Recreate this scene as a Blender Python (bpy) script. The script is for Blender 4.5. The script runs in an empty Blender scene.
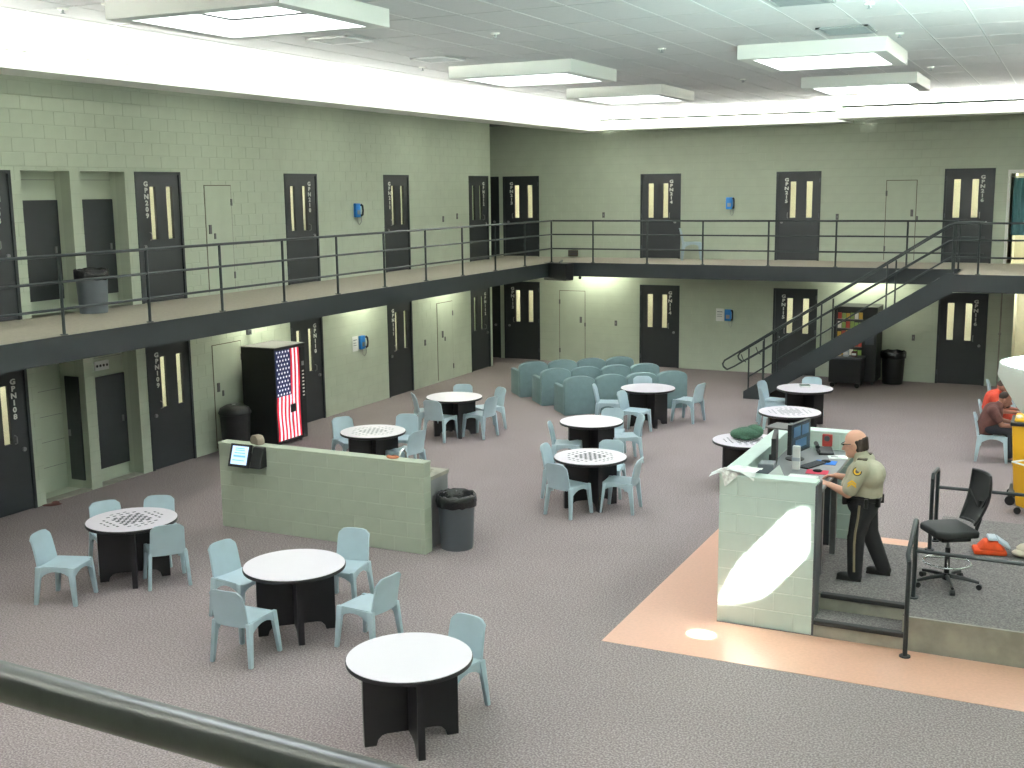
import bpy, bmesh, math, random
from mathutils import Vector, Matrix, geometry
random.seed(7)
SC = bpy.context.scene
COL = SC.collection
PI = math.pi

# ------------------------------------------------------------------ camera
F_PX = 1156.1031
CAM = Vector((13.6745, -28.3988, 4.5789))
YAW, PITCH, ROLL = 0.4518, 0.1661, -0.0118
_fwd = Vector((-math.sin(YAW)*math.cos(PITCH), math.cos(YAW)*math.cos(PITCH), -math.sin(PITCH)))
_r0 = Vector((math.cos(YAW), math.sin(YAW), 0)); _u0 = _r0.cross(_fwd)
_rt = _r0*math.cos(ROLL) + _u0*math.sin(ROLL)
_up = -_r0*math.sin(ROLL) + _u0*math.cos(ROLL)
cd = bpy.data.cameras.new('camera'); cam = bpy.data.objects.new('camera', cd); COL.objects.link(cam)
cd.sensor_width = 36.0; cd.lens = F_PX/1024*36.0; cd.clip_start = 0.05; cd.clip_end = 200
mw = Matrix((_rt, _up, -_fwd)).transposed().to_4x4(); mw.translation = CAM
cam.matrix_world = mw
SC.camera = cam
def project(p):
    q = Vector(p) - CAM
    d = q.dot(_fwd)
    return 512 + F_PX*q.dot(_rt)/d, 384 - F_PX*q.dot(_up)/d, d

# ------------------------------------------------------------------ light and exposure
W = bpy.data.worlds.new('world'); SC.world = W; W.use_nodes = True
bg = W.node_tree.nodes['Background']; bg.inputs[0].default_value = (0.72, 0.85, 1.0, 1); bg.inputs[1].default_value = 1.6
SUN_DIR = Vector((0.9, -0.74, 1.49))                      # towards the sun
sd = bpy.data.lights.new('sun', 'SUN'); sd.energy = 60.0; sd.angle = math.radians(0.6); sd.color = (1.0, 0.97, 0.93)
sun = bpy.data.objects.new('sun', sd); COL.objects.link(sun)
sun.rotation_euler = SUN_DIR.to_track_quat('Z', 'Y').to_euler(); sun.location = (16, -21, 9)
E_COVE, E_SKY, E_UNDER, E_CELL = 270.0, 8.0, 19.0, 19.0
E_BOWL = 1050.0; E_UPPER_FILL = 9.0
SC.view_settings.view_transform = 'Standard'; SC.view_settings.look = 'None'
SC.view_settings.exposure = 0.92; SC.view_settings.gamma = 1.0; SC.view_settings.use_curve_mapping = False

# ------------------------------------------------------------------ materials
def lin(c):
    r = []
    for v in c:
        v /= 255.0
        r.append(v/12.92 if v <= 0.04045 else ((v+0.055)/1.055)**2.4)
    return (*r, 1.0)
def mat(name, rgb, rough=0.6, metal=0.0, vary=0.0, scale=8.0, bump=0.0, bscale=60.0, spec=0.5, rgb2=None, emit=None, estr=0.0, coat=0.0):
    m = bpy.data.materials.new(name); m.use_nodes = True
    nt = m.node_tree; b = nt.nodes['Principled BSDF']
    b.inputs['Base Color'].default_value = lin(rgb); b.inputs['Roughness'].default_value = rough
    b.inputs['Metallic'].default_value = metal; b.inputs['Specular IOR Level'].default_value = spec
    b.inputs['Coat Weight'].default_value = coat
    if vary or bump or rgb2:
        tc = nt.nodes.new('ShaderNodeTexCoord')
    if vary or rgb2:
        n = nt.nodes.new('ShaderNodeTexNoise'); n.inputs['Scale'].default_value = scale; n.inputs['Detail'].default_value = 4
        nt.links.new(tc.outputs['Object'], n.inputs['Vector'])
        mx = nt.nodes.new('ShaderNodeMix'); mx.data_type = 'RGBA'
        a = lin(rgb); c2 = lin(rgb2) if rgb2 else tuple(min(1, v*(1-vary)) for v in a[:3])+(1,)
        a2 = a if rgb2 else tuple(min(1, v*(1+vary)) for v in a[:3])+(1,)
        mx.inputs['A'].default_value = a2; mx.inputs['B'].default_value = c2
        rp = nt.nodes.new('ShaderNodeValToRGB'); rp.color_ramp.elements[0].position = 0.35; rp.color_ramp.elements[1].position = 0.65
        nt.links.new(n.outputs['Fac'], rp.inputs['Fac']); nt.links.new(rp.outputs['Color'], mx.inputs['Factor'])
        nt.links.new(mx.outputs['Result'], b.inputs['Base Color'])
    if bump:
        n2 = nt.nodes.new('ShaderNodeTexNoise'); n2.inputs['Scale'].default_value = bscale; n2.inputs['Detail'].default_value = 3
        nt.links.new(tc.outputs['Object'], n2.inputs['Vector'])
        bp = nt.nodes.new('ShaderNodeBump'); bp.inputs['Strength'].default_value = bump; bp.inputs['Distance'].default_value = 0.01
        nt.links.new(n2.outputs['Fac'], bp.inputs['Height']); nt.links.new(bp.outputs['Normal'], b.inputs['Normal'])
    if emit:
        b.inputs['Emission Color'].default_value = lin(emit); b.inputs['Emission Strength'].default_value = estr
    return m
def glass(name, rgb, fac=0.1):
    m = bpy.data.materials.new(name); m.use_nodes = True; nt = m.node_tree
    for n in list(nt.nodes): nt.nodes.remove(n)
    o = nt.nodes.new('ShaderNodeOutputMaterial'); t = nt.nodes.new('ShaderNodeBsdfTransparent'); g = nt.nodes.new('ShaderNodeBsdfGlossy')
    t.inputs['Color'].default_value = lin(rgb); g.inputs['Roughness'].default_value = 0.05
    mx = nt.nodes.new('ShaderNodeMixShader'); mx.inputs[0].default_value = fac
    nt.links.new(t.outputs[0], mx.inputs[1]); nt.links.new(g.outputs[0], mx.inputs[2]); nt.links.new(mx.outputs[0], o.inputs[0])
    return m
def carpet_mat(name, c1, c2, c3):
    m = bpy.data.materials.new(name); m.use_nodes = True; nt = m.node_tree; b = nt.nodes['Principled BSDF']
    b.inputs['Roughness'].default_value = 0.95; b.inputs['Specular IOR Level'].default_value = 0.1
    tc = nt.nodes.new('ShaderNodeTexCoord')
    n = nt.nodes.new('ShaderNodeTexNoise'); n.inputs['Scale'].default_value = 55; n.inputs['Detail'].default_value = 3
    n3 = nt.nodes.new('ShaderNodeTexNoise'); n3.inputs['Scale'].default_value = 1.1; n3.inputs['Detail'].default_value = 3
    for q in (n, n3): nt.links.new(tc.outputs['Object'], q.inputs['Vector'])
    rp = nt.nodes.new('ShaderNodeValToRGB'); e = rp.color_ramp.elements
    e[0].position = 0.36; e[0].color = lin(c1); e[1].position = 0.64; e[1].color = lin(c2)
    k = e.new(0.5); k.color = lin(c3)
    nt.links.new(n.outputs['Fac'], rp.inputs['Fac'])
    mx = nt.nodes.new('ShaderNodeMix'); mx.data_type = 'RGBA'; mx.blend_type = 'MULTIPLY'; mx.inputs['Factor'].default_value = 0.22
    nt.links.new(rp.outputs['Color'], mx.inputs['A']); nt.links.new(n3.outputs['Color'], mx.inputs['B'])
    mx2 = nt.nodes.new('ShaderNodeRGBToBW'); nt.links.new(n3.outputs['Color'], mx2.inputs[0]); nt.links.new(mx2.outputs[0], mx.inputs['B'])
    nt.links.new(mx.outputs['Result'], b.inputs['Base Color'])
    bp = nt.nodes.new('ShaderNodeBump'); bp.inputs['Strength'].default_value = 0.4; bp.inputs['Distance'].default_value = 0.006
    nt.links.new(n.outputs['Fac'], bp.inputs['Height']); nt.links.new(bp.outputs['Normal'], b.inputs['Normal'])
    return m
MT = dict(
    carpet=carpet_mat('carpet', (124,113,114), (172,160,161), (147,135,136)),
    carpet_dark=carpet_mat('platform carpet', (104,98,98), (146,139,138), (124,118,118)),
    walkway=mat('walkway floor', (172,164,150), 0.8, vary=0.06, scale=20),
    vinyl=mat('orange vinyl', (218,168,146), 0.35, vary=0.04, scale=30),
    wall=mat('sage painted block', (190,198,180), 0.55, vary=0.03, scale=3, bump=0.25, bscale=140),
    joint=mat('sage painted joint', (180,188,170), 0.7),
    wall_low=mat('shaded sage painted block', (172,180,162), 0.55, vary=0.03, scale=3, bump=0.25, bscale=140),  # sage block with the low wall's shading put into the colour
    wall_pale=mat('pale green painted block', (204,219,211), 0.5, vary=0.03, scale=4, bump=0.25, bscale=140),
    joint_pale=mat('pale green painted joint', (228,238,232), 0.6),
    plain=mat('plain sage paint', (190,198,180), 0.6),
    cream=mat('cream cell paint', (240,236,222), 0.6),
    creamblock=mat('cream block', (214,208,188), 0.6, vary=0.03),
    slate=mat('slate steel paint', (37,43,46), 0.45, vary=0.05, scale=6),
    doorp=mat('charcoal door paint', (41,44,48), 0.45, vary=0.05, scale=5),
    rail=mat('rail paint', (40,48,49), 0.35),
    railnear=mat('worn near rail paint', (36,39,38), 0.33, rgb2=(28,31,30), scale=40),
    white=mat('white paint', (236,238,230), 0.6),
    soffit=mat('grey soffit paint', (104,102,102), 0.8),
    tile=mat('ceiling tile', (192,192,192), 0.9, vary=0.02, scale=12, bump=0.3, bscale=200),
    tbar=mat('ceiling grid', (222,222,220), 0.6),
    box=mat('skylight curb', (206,208,202), 0.7),
    vent=mat('grille metal', (150,156,156), 0.5),
    letter=mat('white lettering', (225,226,220), 0.7),
    chrome=mat('chrome', (205,205,205), 0.25, metal=1.0),
    steel=mat('brushed steel', (150,150,150), 0.4, metal=0.9),
    chair=mat('blue grey plastic', (176,195,204), 0.42, vary=0.03, scale=6),
    sofa=mat('grey teal moulded seat', (112,136,140), 0.6, vary=0.05, scale=10),
    laminate=mat('white laminate', (226,218,226), 0.35),
    print=mat('printed grey', (62,64,72), 0.5),
    printfaint=mat('faint printed grey', (158,156,164), 0.5),
    black=mat('black laminate', (24,22,26), 0.4),
    blackp=mat('black plastic', (26,26,28), 0.45),
    blackm=mat('black mesh', (34,34,36), 0.7),
    darkgrey=mat('dark grey plastic', (72,76,82), 0.5),
    cangrey=mat('bin grey plastic', (96,102,110), 0.5),
    bag=mat('black bin liner', (20,20,24), 0.25, bump=0.6, bscale=30),
    blue=mat('blue phone plastic', (28,120,200), 0.4),
    paper=mat('paper', (236,236,234), 0.7),
    newsprint=mat('newsprint', (226,222,218), 0.8, rgb2=(180,168,166), scale=22),
    red=mat('red plastic', (176,58,54), 0.45),
    mousered=mat('red mat', (214,50,80), 0.7),
    mouseblue=mat('blue mat', (36,120,214), 0.7),
    orange=mat('orange cloth', (238,84,38), 0.85, vary=0.1, scale=14),
    orange2=mat('faded orange cloth', (206,74,54), 0.9, vary=0.1, scale=14),
    rust=mat('rust cloth', (186,116,84), 0.9),
    brown=mat('brown cloth', (98,62,58), 0.9, vary=0.12, scale=14),
    darkcloth=mat('dark cloth', (44,44,52), 0.9),
    greycloth=mat('grey cloth', (190,196,206), 0.9),
    beige=mat('beige cloth', (190,176,158), 0.9),
    greencloth=mat('dark green knit', (60,92,74), 0.95, vary=0.25, scale=40, bump=0.8, bscale=50),
    yellow=mat('yellow plastic', (236,176,24), 0.45),
    tan=mat('tan uniform cloth', (178,170,150), 0.85, vary=0.04, scale=12),
    tanbox=mat('grey tan plastic', (134,122,106), 0.6),
    tandark=mat('dark brown cloth', (92,80,66), 0.85),
    trousers=mat('black uniform cloth', (30,28,32), 0.85),
    stripe=mat('tan stripe', (150,136,110), 0.85),
    skin=mat('light skin', (222,166,144), 0.55),
    skin2=mat('brown skin', (150,102,84), 0.55),
    hair=mat('dark hair', (58,44,38), 0.8),
    leather=mat('black leather', (22,20,20), 0.35),
    gold=mat('gold thread', (232,180,40), 0.6),
    teal=mat('teal curtain', (78,120,126), 0.8),
    concrete=mat('grey concrete', (164,160,148), 0.85, rgb2=(142,140,130), scale=5),
    counter=mat('grey laminate', (128,128,130), 0.4),
    lip=mat('cove fascia with added glow', (236,238,230), 0.6, emit=(245,255,240), estr=0.38),  # white fascia paint with a glow added to lift its brightness
    tube=mat('lit tube', (255,255,255), 0.5, emit=(252,255,246), estr=E_COVE),
    sky=mat('daylight diffuser', (255,255,255), 0.5, emit=(240,248,255), estr=E_SKY),
    under=mat('lit diffuser', (255,255,255), 0.5, emit=(250,255,232), estr=E_UNDER),
    upper=mat('added ledge fill diffuser', (255,255,255), 0.5, emit=(246,255,238), estr=E_UPPER_FILL),  # emission of the added lamps for the upper left wall
    cell=mat('cell lamp', (255,255,255), 0.5, emit=(255,246,234), estr=E_CELL),
    screen=mat('lit screen', (200,225,250), 0.3, emit=(196,226,255), estr=0.5),
    screenline=mat('screen text', (120,180,230), 0.3, emit=(120,190,240), estr=0.4),
    screendark=mat('dim screen', (30,44,56), 0.25, emit=(60,86,110), estr=0.12),
    screendim=mat('dim screen mark', (50,80,110), 0.3, emit=(80,120,150), estr=0.14),
    fl_red=mat('flag red', (214,40,60), 0.4, emit=(220,40,64), estr=0.35),
    fl_white=mat('flag white', (235,235,242), 0.4, emit=(250,250,255), estr=0.4),
    fl_blue=mat('flag blue', (28,36,84), 0.4, emit=(30,40,96), estr=0.2),
    glass=glass('door glass', (238,244,236), 0.06),
    clear=glass('skylight glazing', (250,252,252), 0.04),
    snack_y=mat('yellow pack', (200,160,70), 0.5, emit=(230,180,40), estr=0.06), snack_r=mat('red pack', (170,70,56), 0.5, emit=(200,50,40), estr=0.06),
    snack_b=mat('blue pack', (90,120,170), 0.5, emit=(60,110,190), estr=0.06), snack_w=mat('white pack', (230,225,215), 0.5, emit=(230,225,215), estr=0.06),
    snack_g=mat('green pack', (140,160,90), 0.5, emit=(110,170,60), estr=0.06),
)

# ------------------------------------------------------------------ mesh helpers
class MB:
    def __init__(s): s.v = []; s.f = []
    def add(s, vs, fs):
        n = len(s.v); s.v += [tuple(p) for p in vs]; s.f += [tuple(i+n for i in f) for f in fs]; return s
    def box(s, x0, x1, y0, y1, z0, z1):
        return s.add([(x0,y0,z0),(x1,y0,z0),(x1,y1,z0),(x0,y1,z0),(x0,y0,z1),(x1,y0,z1),(x1,y1,z1),(x0,y1,z1)],
                     [(0,3,2,1),(4,5,6,7),(0,1,5,4),(1,2,6,5),(2,3,7,6),(3,0,4,7)])
    def hexa(s, b, t):      # bottom ring, top ring (4 points each, counter-clockwise from above)
        return s.add(list(b)+list(t), [(0,3,2,1),(4,5,6,7),(0,1,5,4),(1,2,6,5),(2,3,7,6),(3,0,4,7)])
    def cyl(s, p0, p1, r0, r1=None, n=12, caps=True):
        r1 = r0 if r1 is None else r1
        p0 = Vector(p0); p1 = Vector(p1); d = (p1-p0).normalized()
        a = d.orthogonal().normalized(); b = d.cross(a)
        vs = []
        for p, r in ((p0,r0),(p1,r1)):
            for i in range(n):
                t = 2*PI*i/n; vs.append(p + a*(r*math.cos(t)) + b*(r*math.sin(t)))
        fs = [(i,(i+1)%n,n+(i+1)%n,n+i) for i in range(n)]
        if caps: fs += [tuple(range(n-1,-1,-1)), tuple(range(n,2*n))]
        return s.add(vs, fs)
    def tube(s, pts, r, n=8, closed=False):
        pts = [Vector(p) for p in pts]; m = len(pts); rings = []
        ref = None
        for i, p in enumerate(pts):
            if closed: d = (pts[(i+1)%m]-pts[i-1]).normalized()
            else: d = (pts[min(i+1,m-1)]-pts[max(i-1,0)]).normalized()
            if ref is None: ref = d.orthogonal().normalized()
            a = (ref - d*ref.dot(d)).normalized(); ref = a; b = d.cross(a)
            rr = r[i] if isinstance(r, (list,tuple)) else r
            rings.append([p + a*(rr*math.cos(2*PI*k/n)) + b*(rr*math.sin(2*PI*k/n)) for k in range(n)])
        vs = [q for R in rings for q in R]; fs = []
        for i in range(m if closed else m-1):
            j = (i+1)%m
            fs += [(i*n+k, i*n+(k+1)%n, j*n+(k+1)%n, j*n+k) for k in range(n)]
        if not closed: fs += [tuple(range(n-1,-1,-1)), tuple((m-1)*n+k for k in range(n))]
        return s.add(vs, fs)
    def lathe(s, prof, n=24, c=(0,0,0), caps=True):
        vs = []; m = len(prof)
        for r, z in prof:
            for i in range(n):
                t = 2*PI*i/n; vs.append((c[0]+r*math.cos(t), c[1]+r*math.sin(t), c[2]+z))
        fs = [(j*n+i, j*n+(i+1)%n, (j+1)*n+(i+1)%n, (j+1)*n+i) for j in range(m-1) for i in range(n)]
        if caps: fs += [tuple(range(n-1,-1,-1)), tuple((m-1)*n+i for i in range(n))]
        return s.add(vs, fs)
    def prism(s, poly, z0, z1, fn=None):     # polygon in (a,b) extruded along c; fn maps (a,b,c) to a point
        fn = fn or (lambda a,b,c: (a,b,c)); n = len(poly)
        vs = [fn(a,b,z0) for a,b in poly] + [fn(a,b,z1) for a,b in poly]
        return s.add(vs, [tuple(range(n-1,-1,-1)), tuple(range(n,2*n))] + [(i,(i+1)%n,n+(i+1)%n,n+i) for i in range(n)])
    def ball(s, c, rx, ry=None, rz=None, nu=14, nv=9, rot=None):
        ry = rx if ry is None else ry; rz = rx if rz is None else rz
        vs = []; c = Vector(c)
        def P(a, b, d):
            q = Vector((rx*a, ry*b, rz*d))
            if rot: q = rot @ q
            return c+q
        for j in range(1, nv):
            ph = PI*j/nv
            for i in range(nu):
                t = 2*PI*i/nu; vs.append(P(math.sin(ph)*math.cos(t), math.sin(ph)*math.sin(t), -math.cos(ph)))
        vs += [P(0,0,-1), P(0,0,1)]; b, t = len(vs)-2, len(vs)-1
        fs = [(j*nu+i, j*nu+(i+1)%nu, (j+1)*nu+(i+1)%nu, (j+1)*nu+i) for j in range(nv-2) for i in range(nu)]
        fs += [(b,(i+1)%nu,i) for i in range(nu)] + [(t,(nv-2)*nu+i,(nv-2)*nu+(i+1)%nu) for i in range(nu)]
        return s.add(vs, fs)
    def cap(s, p0, r0, p1, r1):              # tapered capsule
        s.cyl(p0, p1, r0, r1, 14); s.ball(p0, r0); s.ball(p1, r1); return s
    def grid(s, rows, thick=None, closed=False):   # rows of points -> surface; thick: offset vector function
        m, n = len(rows), len(rows[0])
        return s.add([p for r in rows for p in r], [(j*n+i, j*n+i+1, (j+1)*n+i+1, (j+1)*n+i) for j in range(m-1) for i in range(n-1)])
    def mesh(s, name, bevel=0.0, smooth=False, seg=2, ang=40):
        me = bpy.data.meshes.new(name); me.from_pydata(s.v, [], s.f); me.update()
        if bevel:
            bm = bmesh.new(); bm.from_mesh(me)
            bmesh.ops.remove_doubles(bm, verts=bm.verts, dist=1e-5)
            ed = [e for e in bm.edges if len(e.link_faces) == 2 and e.calc_face_angle(0) > math.radians(30)]
            bmesh.ops.bevel(bm, geom=ed, offset=bevel, segments=seg, profile=0.5, affect='EDGES', clamp_overlap=True)
            bm.to_mesh(me); bm.free()
        if smooth:
            me.polygons.foreach_set('use_smooth', [True]*len(me.polygons))
            try: me.set_sharp_from_angle(angle=math.radians(ang))
            except Exception: pass
        return me
    def build(s, name, m, parent=None, loc=(0,0,0), rotz=0.0, **k):
        me = s.mesh(name, **k); return obj(name, me, m, parent, loc, rotz)
def obj(name, me, m, parent=None, loc=(0,0,0), rotz=0.0):
    if m is not None and not me.materials: me.materials.append(MT[m] if isinstance(m, str) else m)
    o = bpy.data.objects.new(name, me); COL.objects.link(o)
    o.location = loc; o.rotation_euler = (0,0,rotz)
    if parent is not None: o.parent = parent
    return o
def tag(o, label, cat, group=None, kind=None):
    if label: o['label'] = label
    if cat: o['category'] = cat
    if group: o['group'] = group
    if kind: o['kind'] = kind
    return o
def thing(name, label, cat, loc=(0,0,0), rotz=0.0, group=None, kind=None):
    o = bpy.data.objects.new(name, None); COL.objects.link(o); o.empty_display_size = 0.1
    o.location = loc; o.rotation_euler = (0,0,rotz)
    return tag(o, label, cat, group, kind)
def dup(root, loc, rotz, label=None, group=None):
    r = root.copy(); COL.objects.link(r); r.location = loc; r.rotation_euler = (0,0,rotz)
    if label: r['label'] = label
    if group: r['group'] = group
    for ch in list(root.children):
        c = ch.copy(); COL.objects.link(c); c.parent = r
        for g in list(ch.children):
            d = g.copy(); COL.objects.link(d); d.parent = c
    return r
def subtract(rects, hole):
    out = []; hx0,hx1,hz0,hz1 = hole
    for x0,x1,z0,z1 in rects:
        if hx0 >= x1-1e-6 or hx1 <= x0+1e-6 or hz0 >= z1-1e-6 or hz1 <= z0+1e-6: out.append((x0,x1,z0,z1)); continue
        if hx0 > x0: out.append((x0,hx0,z0,z1))
        if hx1 < x1: out.append((hx1,x1,z0,z1))
        a, b = max(x0,hx0), min(x1,hx1)
        if hz0 > z0: out.append((a,b,z0,hz0))
        if hz1 < z1: out.append((a,b,hz1,z1))
    return out

# ------------------------------------------------------------------ dimensions
Z2 = 2.814; ZC = 6.43; DH = 2.13; DW = 1.07
WL, WB = 2.14, 2.20            # walkway widths (left, back)
XR, YF = 17.5, -30.5           # right and front walls
B_DOORS = [(-0.31,'13',0),(3.61,'14',1),(7.08,'15',0),(10.92,'16',1)]     # left edge, number, lettering on the right?
L_DOORS = [(-17.54,'08',1),(-14.04,'09',0),(-10.10,'10',1),(-6.54,'11',0),(-2.56,'12',1)]
NICHES = [(-16.29,-15.38),(-15.17,-14.25)]

# ------------------------------------------------------------------ block walls
def block_wall(name, label, cat, fn, u0, u1, h, holes, face, back, thick, m, mj, n_single, bounds=None, bl=0.4, bh=0.2, gap=0.007, kind='structure', proud=0.004, ends=False):
    """fn(u,d,z) -> world point; d = depth out of the wall face.  Backing slab with openings, blocks proud of it."""
    mb = MB()
    def bx(M, a0,a1,d0,d1,z0,z1):
        p = [fn(a0,d0,z0),fn(a1,d0,z0),fn(a1,d1,z0),fn(a0,d1,z0)]; q = [fn(a0,d0,z1),fn(a1,d0,z1),fn(a1,d1,z1),fn(a0,d1,z1)]
        e1 = Vector(p[1])-Vector(p[0]); e2 = Vector(p[3])-Vector(p[0])
        if e1.cross(e2).z < 0: p = p[::-1]; q = q[::-1]
        M.hexa(p, q)
    rects = [(u0,u1,0,h)]
    for hl in holes: rects = subtract(rects, hl)
    for a0,a1,z0,z1 in rects: bx(mb, a0,a1,-thick,-proud,z0,z1)
    w = mb.build(name, mj); tag(w, label, cat, kind=kind)
    b0, b1 = bounds or (u0,u1)
    blocks = []
    nz = int(math.ceil(h/bh))
    for j in range(nz):
        z0, z1 = j*bh+gap/2, min((j+1)*bh-gap/2, h)
        off = (bl/2 if j % 2 else 0)
        k = int(math.floor((b0-off)/bl))
        while k*bl+off < b1:
            a0, a1 = max(k*bl+off+0.0012, b0), min((k+1)*bl+off-0.0012, b1)
            if a1-a0 > 0.03:
                rs = [(a0,a1,z0,z1)]
                for hl in holes: rs = subtract(rs, hl)
                for r in rs:
                    if r[1]-r[0] > 0.02 and r[3]-r[2] > 0.02: blocks.append(r)
            k += 1
    def size(r):
        try:
            c = [project(fn(a,0,z)) for a in r[:2] for z in r[2:]]
        except ZeroDivisionError: return -1
        if min(q[2] for q in c) < 0.5: return -1
        xs = [q[0] for q in c]; ys = [q[1] for q in c]
        if max(xs) < 0 or min(xs) > 1024 or max(ys) < 0 or min(ys) > 768: return -1
        return (max(xs)-min(xs))*(max(ys)-min(ys))
    blocks.sort(key=size, reverse=True)
    shared = {}
    for r in blocks[:n_single]:
        key = (round(r[1]-r[0],3), round(r[3]-r[2],3))
        if key not in shared:
            M = MB(); c = Vector(fn(0,0,0)); 
            bx(M, 0, key[0], -proud-0.004, 0, 0, key[1])
            M.v = [tuple(Vector(p)-c) for p in M.v]
            shared[key] = M.mesh('block', bevel=0.003, seg=1)
        obj('block', shared[key], m, w, loc=fn(r[0],0,r[2]))
    rest = blocks[n_single:]
    if rest:
        M = MB()
        for r in rest: bx(M, r[0],r[1],-proud-0.004,0,r[2],r[3])
        o = M.build('blocks', m, w); o['kind'] = 'stuff'
    return w

# floor
MB().box(-2.2, XR+0.2, YF-0.2, 1.8, -0.12, 0.0).build('floor', 'carpet'); tag(bpy.data.objects['floor'], 'brownish grey speckled carpet of the ground floor', 'floor', kind='structure')
# orange vinyl band round the officer station
band = MB()
for a in ((9.55,10.47,-17.86,-13.05),(10.47,14.6,-17.86,-16.86),(10.47,12.36,-14.46,-13.05)): band.box(a[0],a[1],a[2],a[3],0.0,0.004)
tag(band.build('floor_band', 'vinyl'), 'orange vinyl floor band around the raised officer station', 'floor', kind='structure')

holesL = [(a,a+DW,z,z+DH) for a,_,_ in L_DOORS for z in (0,Z2)] + [(a,b,0,2.34) for a,b in NICHES] + [(a,b,Z2,4.94) for a,b in NICHES]
holesB = [(a,a+DW,z,z+DH) for a,_,_ in B_DOORS for z in (0,Z2)] + [(-1.5,-0.43,z,z+DH) for z in (0,Z2)] + [(12.25,13.5,Z2,4.9),(12.53,14.4,0,2.40)]
block_wall('wall_left', 'sage green painted block wall on the left with two tiers of doors', 'wall', lambda u,d,z: (d,u,z), YF, -1.36, ZC, holesL, 0, 0, 0.20, 'wall', 'joint', 300, bounds=(-19.6,-1.36))
block_wall('wall_back', 'sage green painted block wall across the far end', 'wall', lambda u,d,z: (u,-d,z), -1.9, XR, ZC, holesB, 0, 0, 0.20, 'wall', 'joint', 300, bounds=(-1.9,14.6))
tag(MB().box(-1.9,-0.2,-1.56,-1.36,0,ZC).build('wall_recess', 'plain'), 'sage return wall of the far left corner recess', 'wall', kind='structure')
tag(MB().box(-2.1,-1.9,-1.56,0.2,0,ZC).build('wall_recess_end', 'plain'), 'sage end wall inside the far left corner recess', 'wall', kind='structure')
tag(MB().box(XR,XR+0.2,YF,0.2,0,ZC).build('wall_right', 'plain'), 'plain sage wall on the right side', 'wall', kind='structure')
tag(MB().box(-0.2,XR+0.2,YF-0.2,YF,0,ZC).build('wall_front', 'plain'), 'plain sage wall behind the viewer', 'wall', kind='structure')

# ------------------------------------------------------------------ ceiling with tiles and skylights
SKY = [('near left',6.14,-18.72,1.03,0.93),('middle left',6.0,-11.66,1.0,0.93),('far left',5.9,-7.0,0.93,1.0),('middle right',10.45,-11.85,0.95,1.0),('far right',10.22,-6.85,0.95,0.95),
       ('unseen',14.7,-11.8,1.0,1.0),('unseen',14.7,-6.9,1.0,1.0),('unseen',6.1,-25.2,1.0,1.0),('unseen',10.4,-25.2,1.0,1.0)]
SUNWELL = (14.6,-20.2,1.1,1.05)
cholesI = [(x-a+0.05,x+a-0.05,y-b+0.05,y+b-0.05) for _,x,y,a,b in SKY] + [(SUNWELL[0]-SUNWELL[2],SUNWELL[0]+SUNWELL[2],SUNWELL[1]-SUNWELL[3],SUNWELL[1]+SUNWELL[3])]
rects = [(-2.1,XR+0.2,YF-0.2,0.2)]
for hl in cholesI: rects = subtract(rects, hl)
mb = MB()
for x0,x1,y0,y1 in rects: mb.box(x0,x1,y0,y1,ZC+0.006,ZC+0.06)
ceil = tag(mb.build('ceiling', 'tbar'), 'suspended grey tile ceiling with white grid', 'ceiling', kind='structure')
tiles = []
TX, TY = 0.61, 1.22
VENTS = [(5.39,-16.07,0.30,0.30),(5.38,-13.58,0.29,0.29),(11.06,-13.7,0.3,0.36),(11.05,-16.3,0.3,0.3)]
i0 = int(math.floor((0-11.9)/TX))
for i in range(i0, int((XR-11.9)/TX)):
    for j in range(0, 17):
        x0 = 11.9+i*TX; y1 = -j*TY-0.02
        r = [(max(x0+0.012,0.01), x0+TX-0.012, y1-TY+0.012, y1-0.012)]
        for hl in cholesI: r = subtract(r, (hl[0]-0.06,hl[1]+0.06,hl[2]-0.06,hl[3]+0.06))
        for q in r:
            if q[1]-q[0] > 0.02 and q[3]-q[2] > 0.02:
                p = [project((q[a],q[b],ZC)) for a in (0,1) for b in (2,3)]
                xs = [k[0] for k in p]; ys = [k[1] for k in p]
                vis = max(xs) > 0 and min(xs) < 1024 and max(ys) > 0
                tiles.append(((max(xs)-min(xs))*(max(ys)-min(ys)) if vis else -1, q))
tiles.sort(key=lambda t: -t[0])
shared = {}
for s_, q in tiles[:300]:
    key = (round(q[1]-q[0],3), round(q[3]-q[2],3))
    if key not in shared: shared[key] = MB().box(0,key[0],0,key[1],0,0.012).mesh('ceiling_tile')
    obj('ceiling_tile', shared[key], 'tile', ceil, loc=(q[0],q[2],ZC))
mb = MB()
for s_, q in tiles[300:]: mb.box(q[0],q[1],q[2],q[3],ZC,ZC+0.012)
o = mb.build('ceiling_tiles', 'tile', ceil); o['kind'] = 'stuff'

def skylight(where, x, y, a, b):
    r = thing('skylight', 'white framed glowing skylight box in the ceiling, %s of the five in view' % where if where != 'unseen' else 'square skylight box in the ceiling outside the picture', 'skylight', (x,y,0), group=None if where != 'unseen' else 'skylights outside the picture')
    z0, z1, zt = 6.25, ZC, 6.80; t = 0.17
    f = MB()
    for q in ((-a,-a+t,-b,b),(a-t,a,-b,b),(-a+t,a-t,-b,-b+t),(-a+t,a-t,b-t,b)): f.box(q[0],q[1],q[2],q[3],z0,ZC+0.02)
    f.build('curb', 'box', r)
    w = MB()
    for q in ((-a+t-0.03,-a+t,-b+t-.03,b-t+.03),(a-t,a-t+0.03,-b+t-.03,b-t+.03),(-a+t,a-t,-b+t-0.03,-b+t),(-a+t,a-t,b-t,b-t+0.03)): w.box(q[0],q[1],q[2],q[3],ZC,zt)
    w.build('light_well', 'white', r)
    MB().box(-a+t,a-t,-b+t,b-t,zt-0.02,zt).build('diffuser', 'sky', r)
    return r
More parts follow.
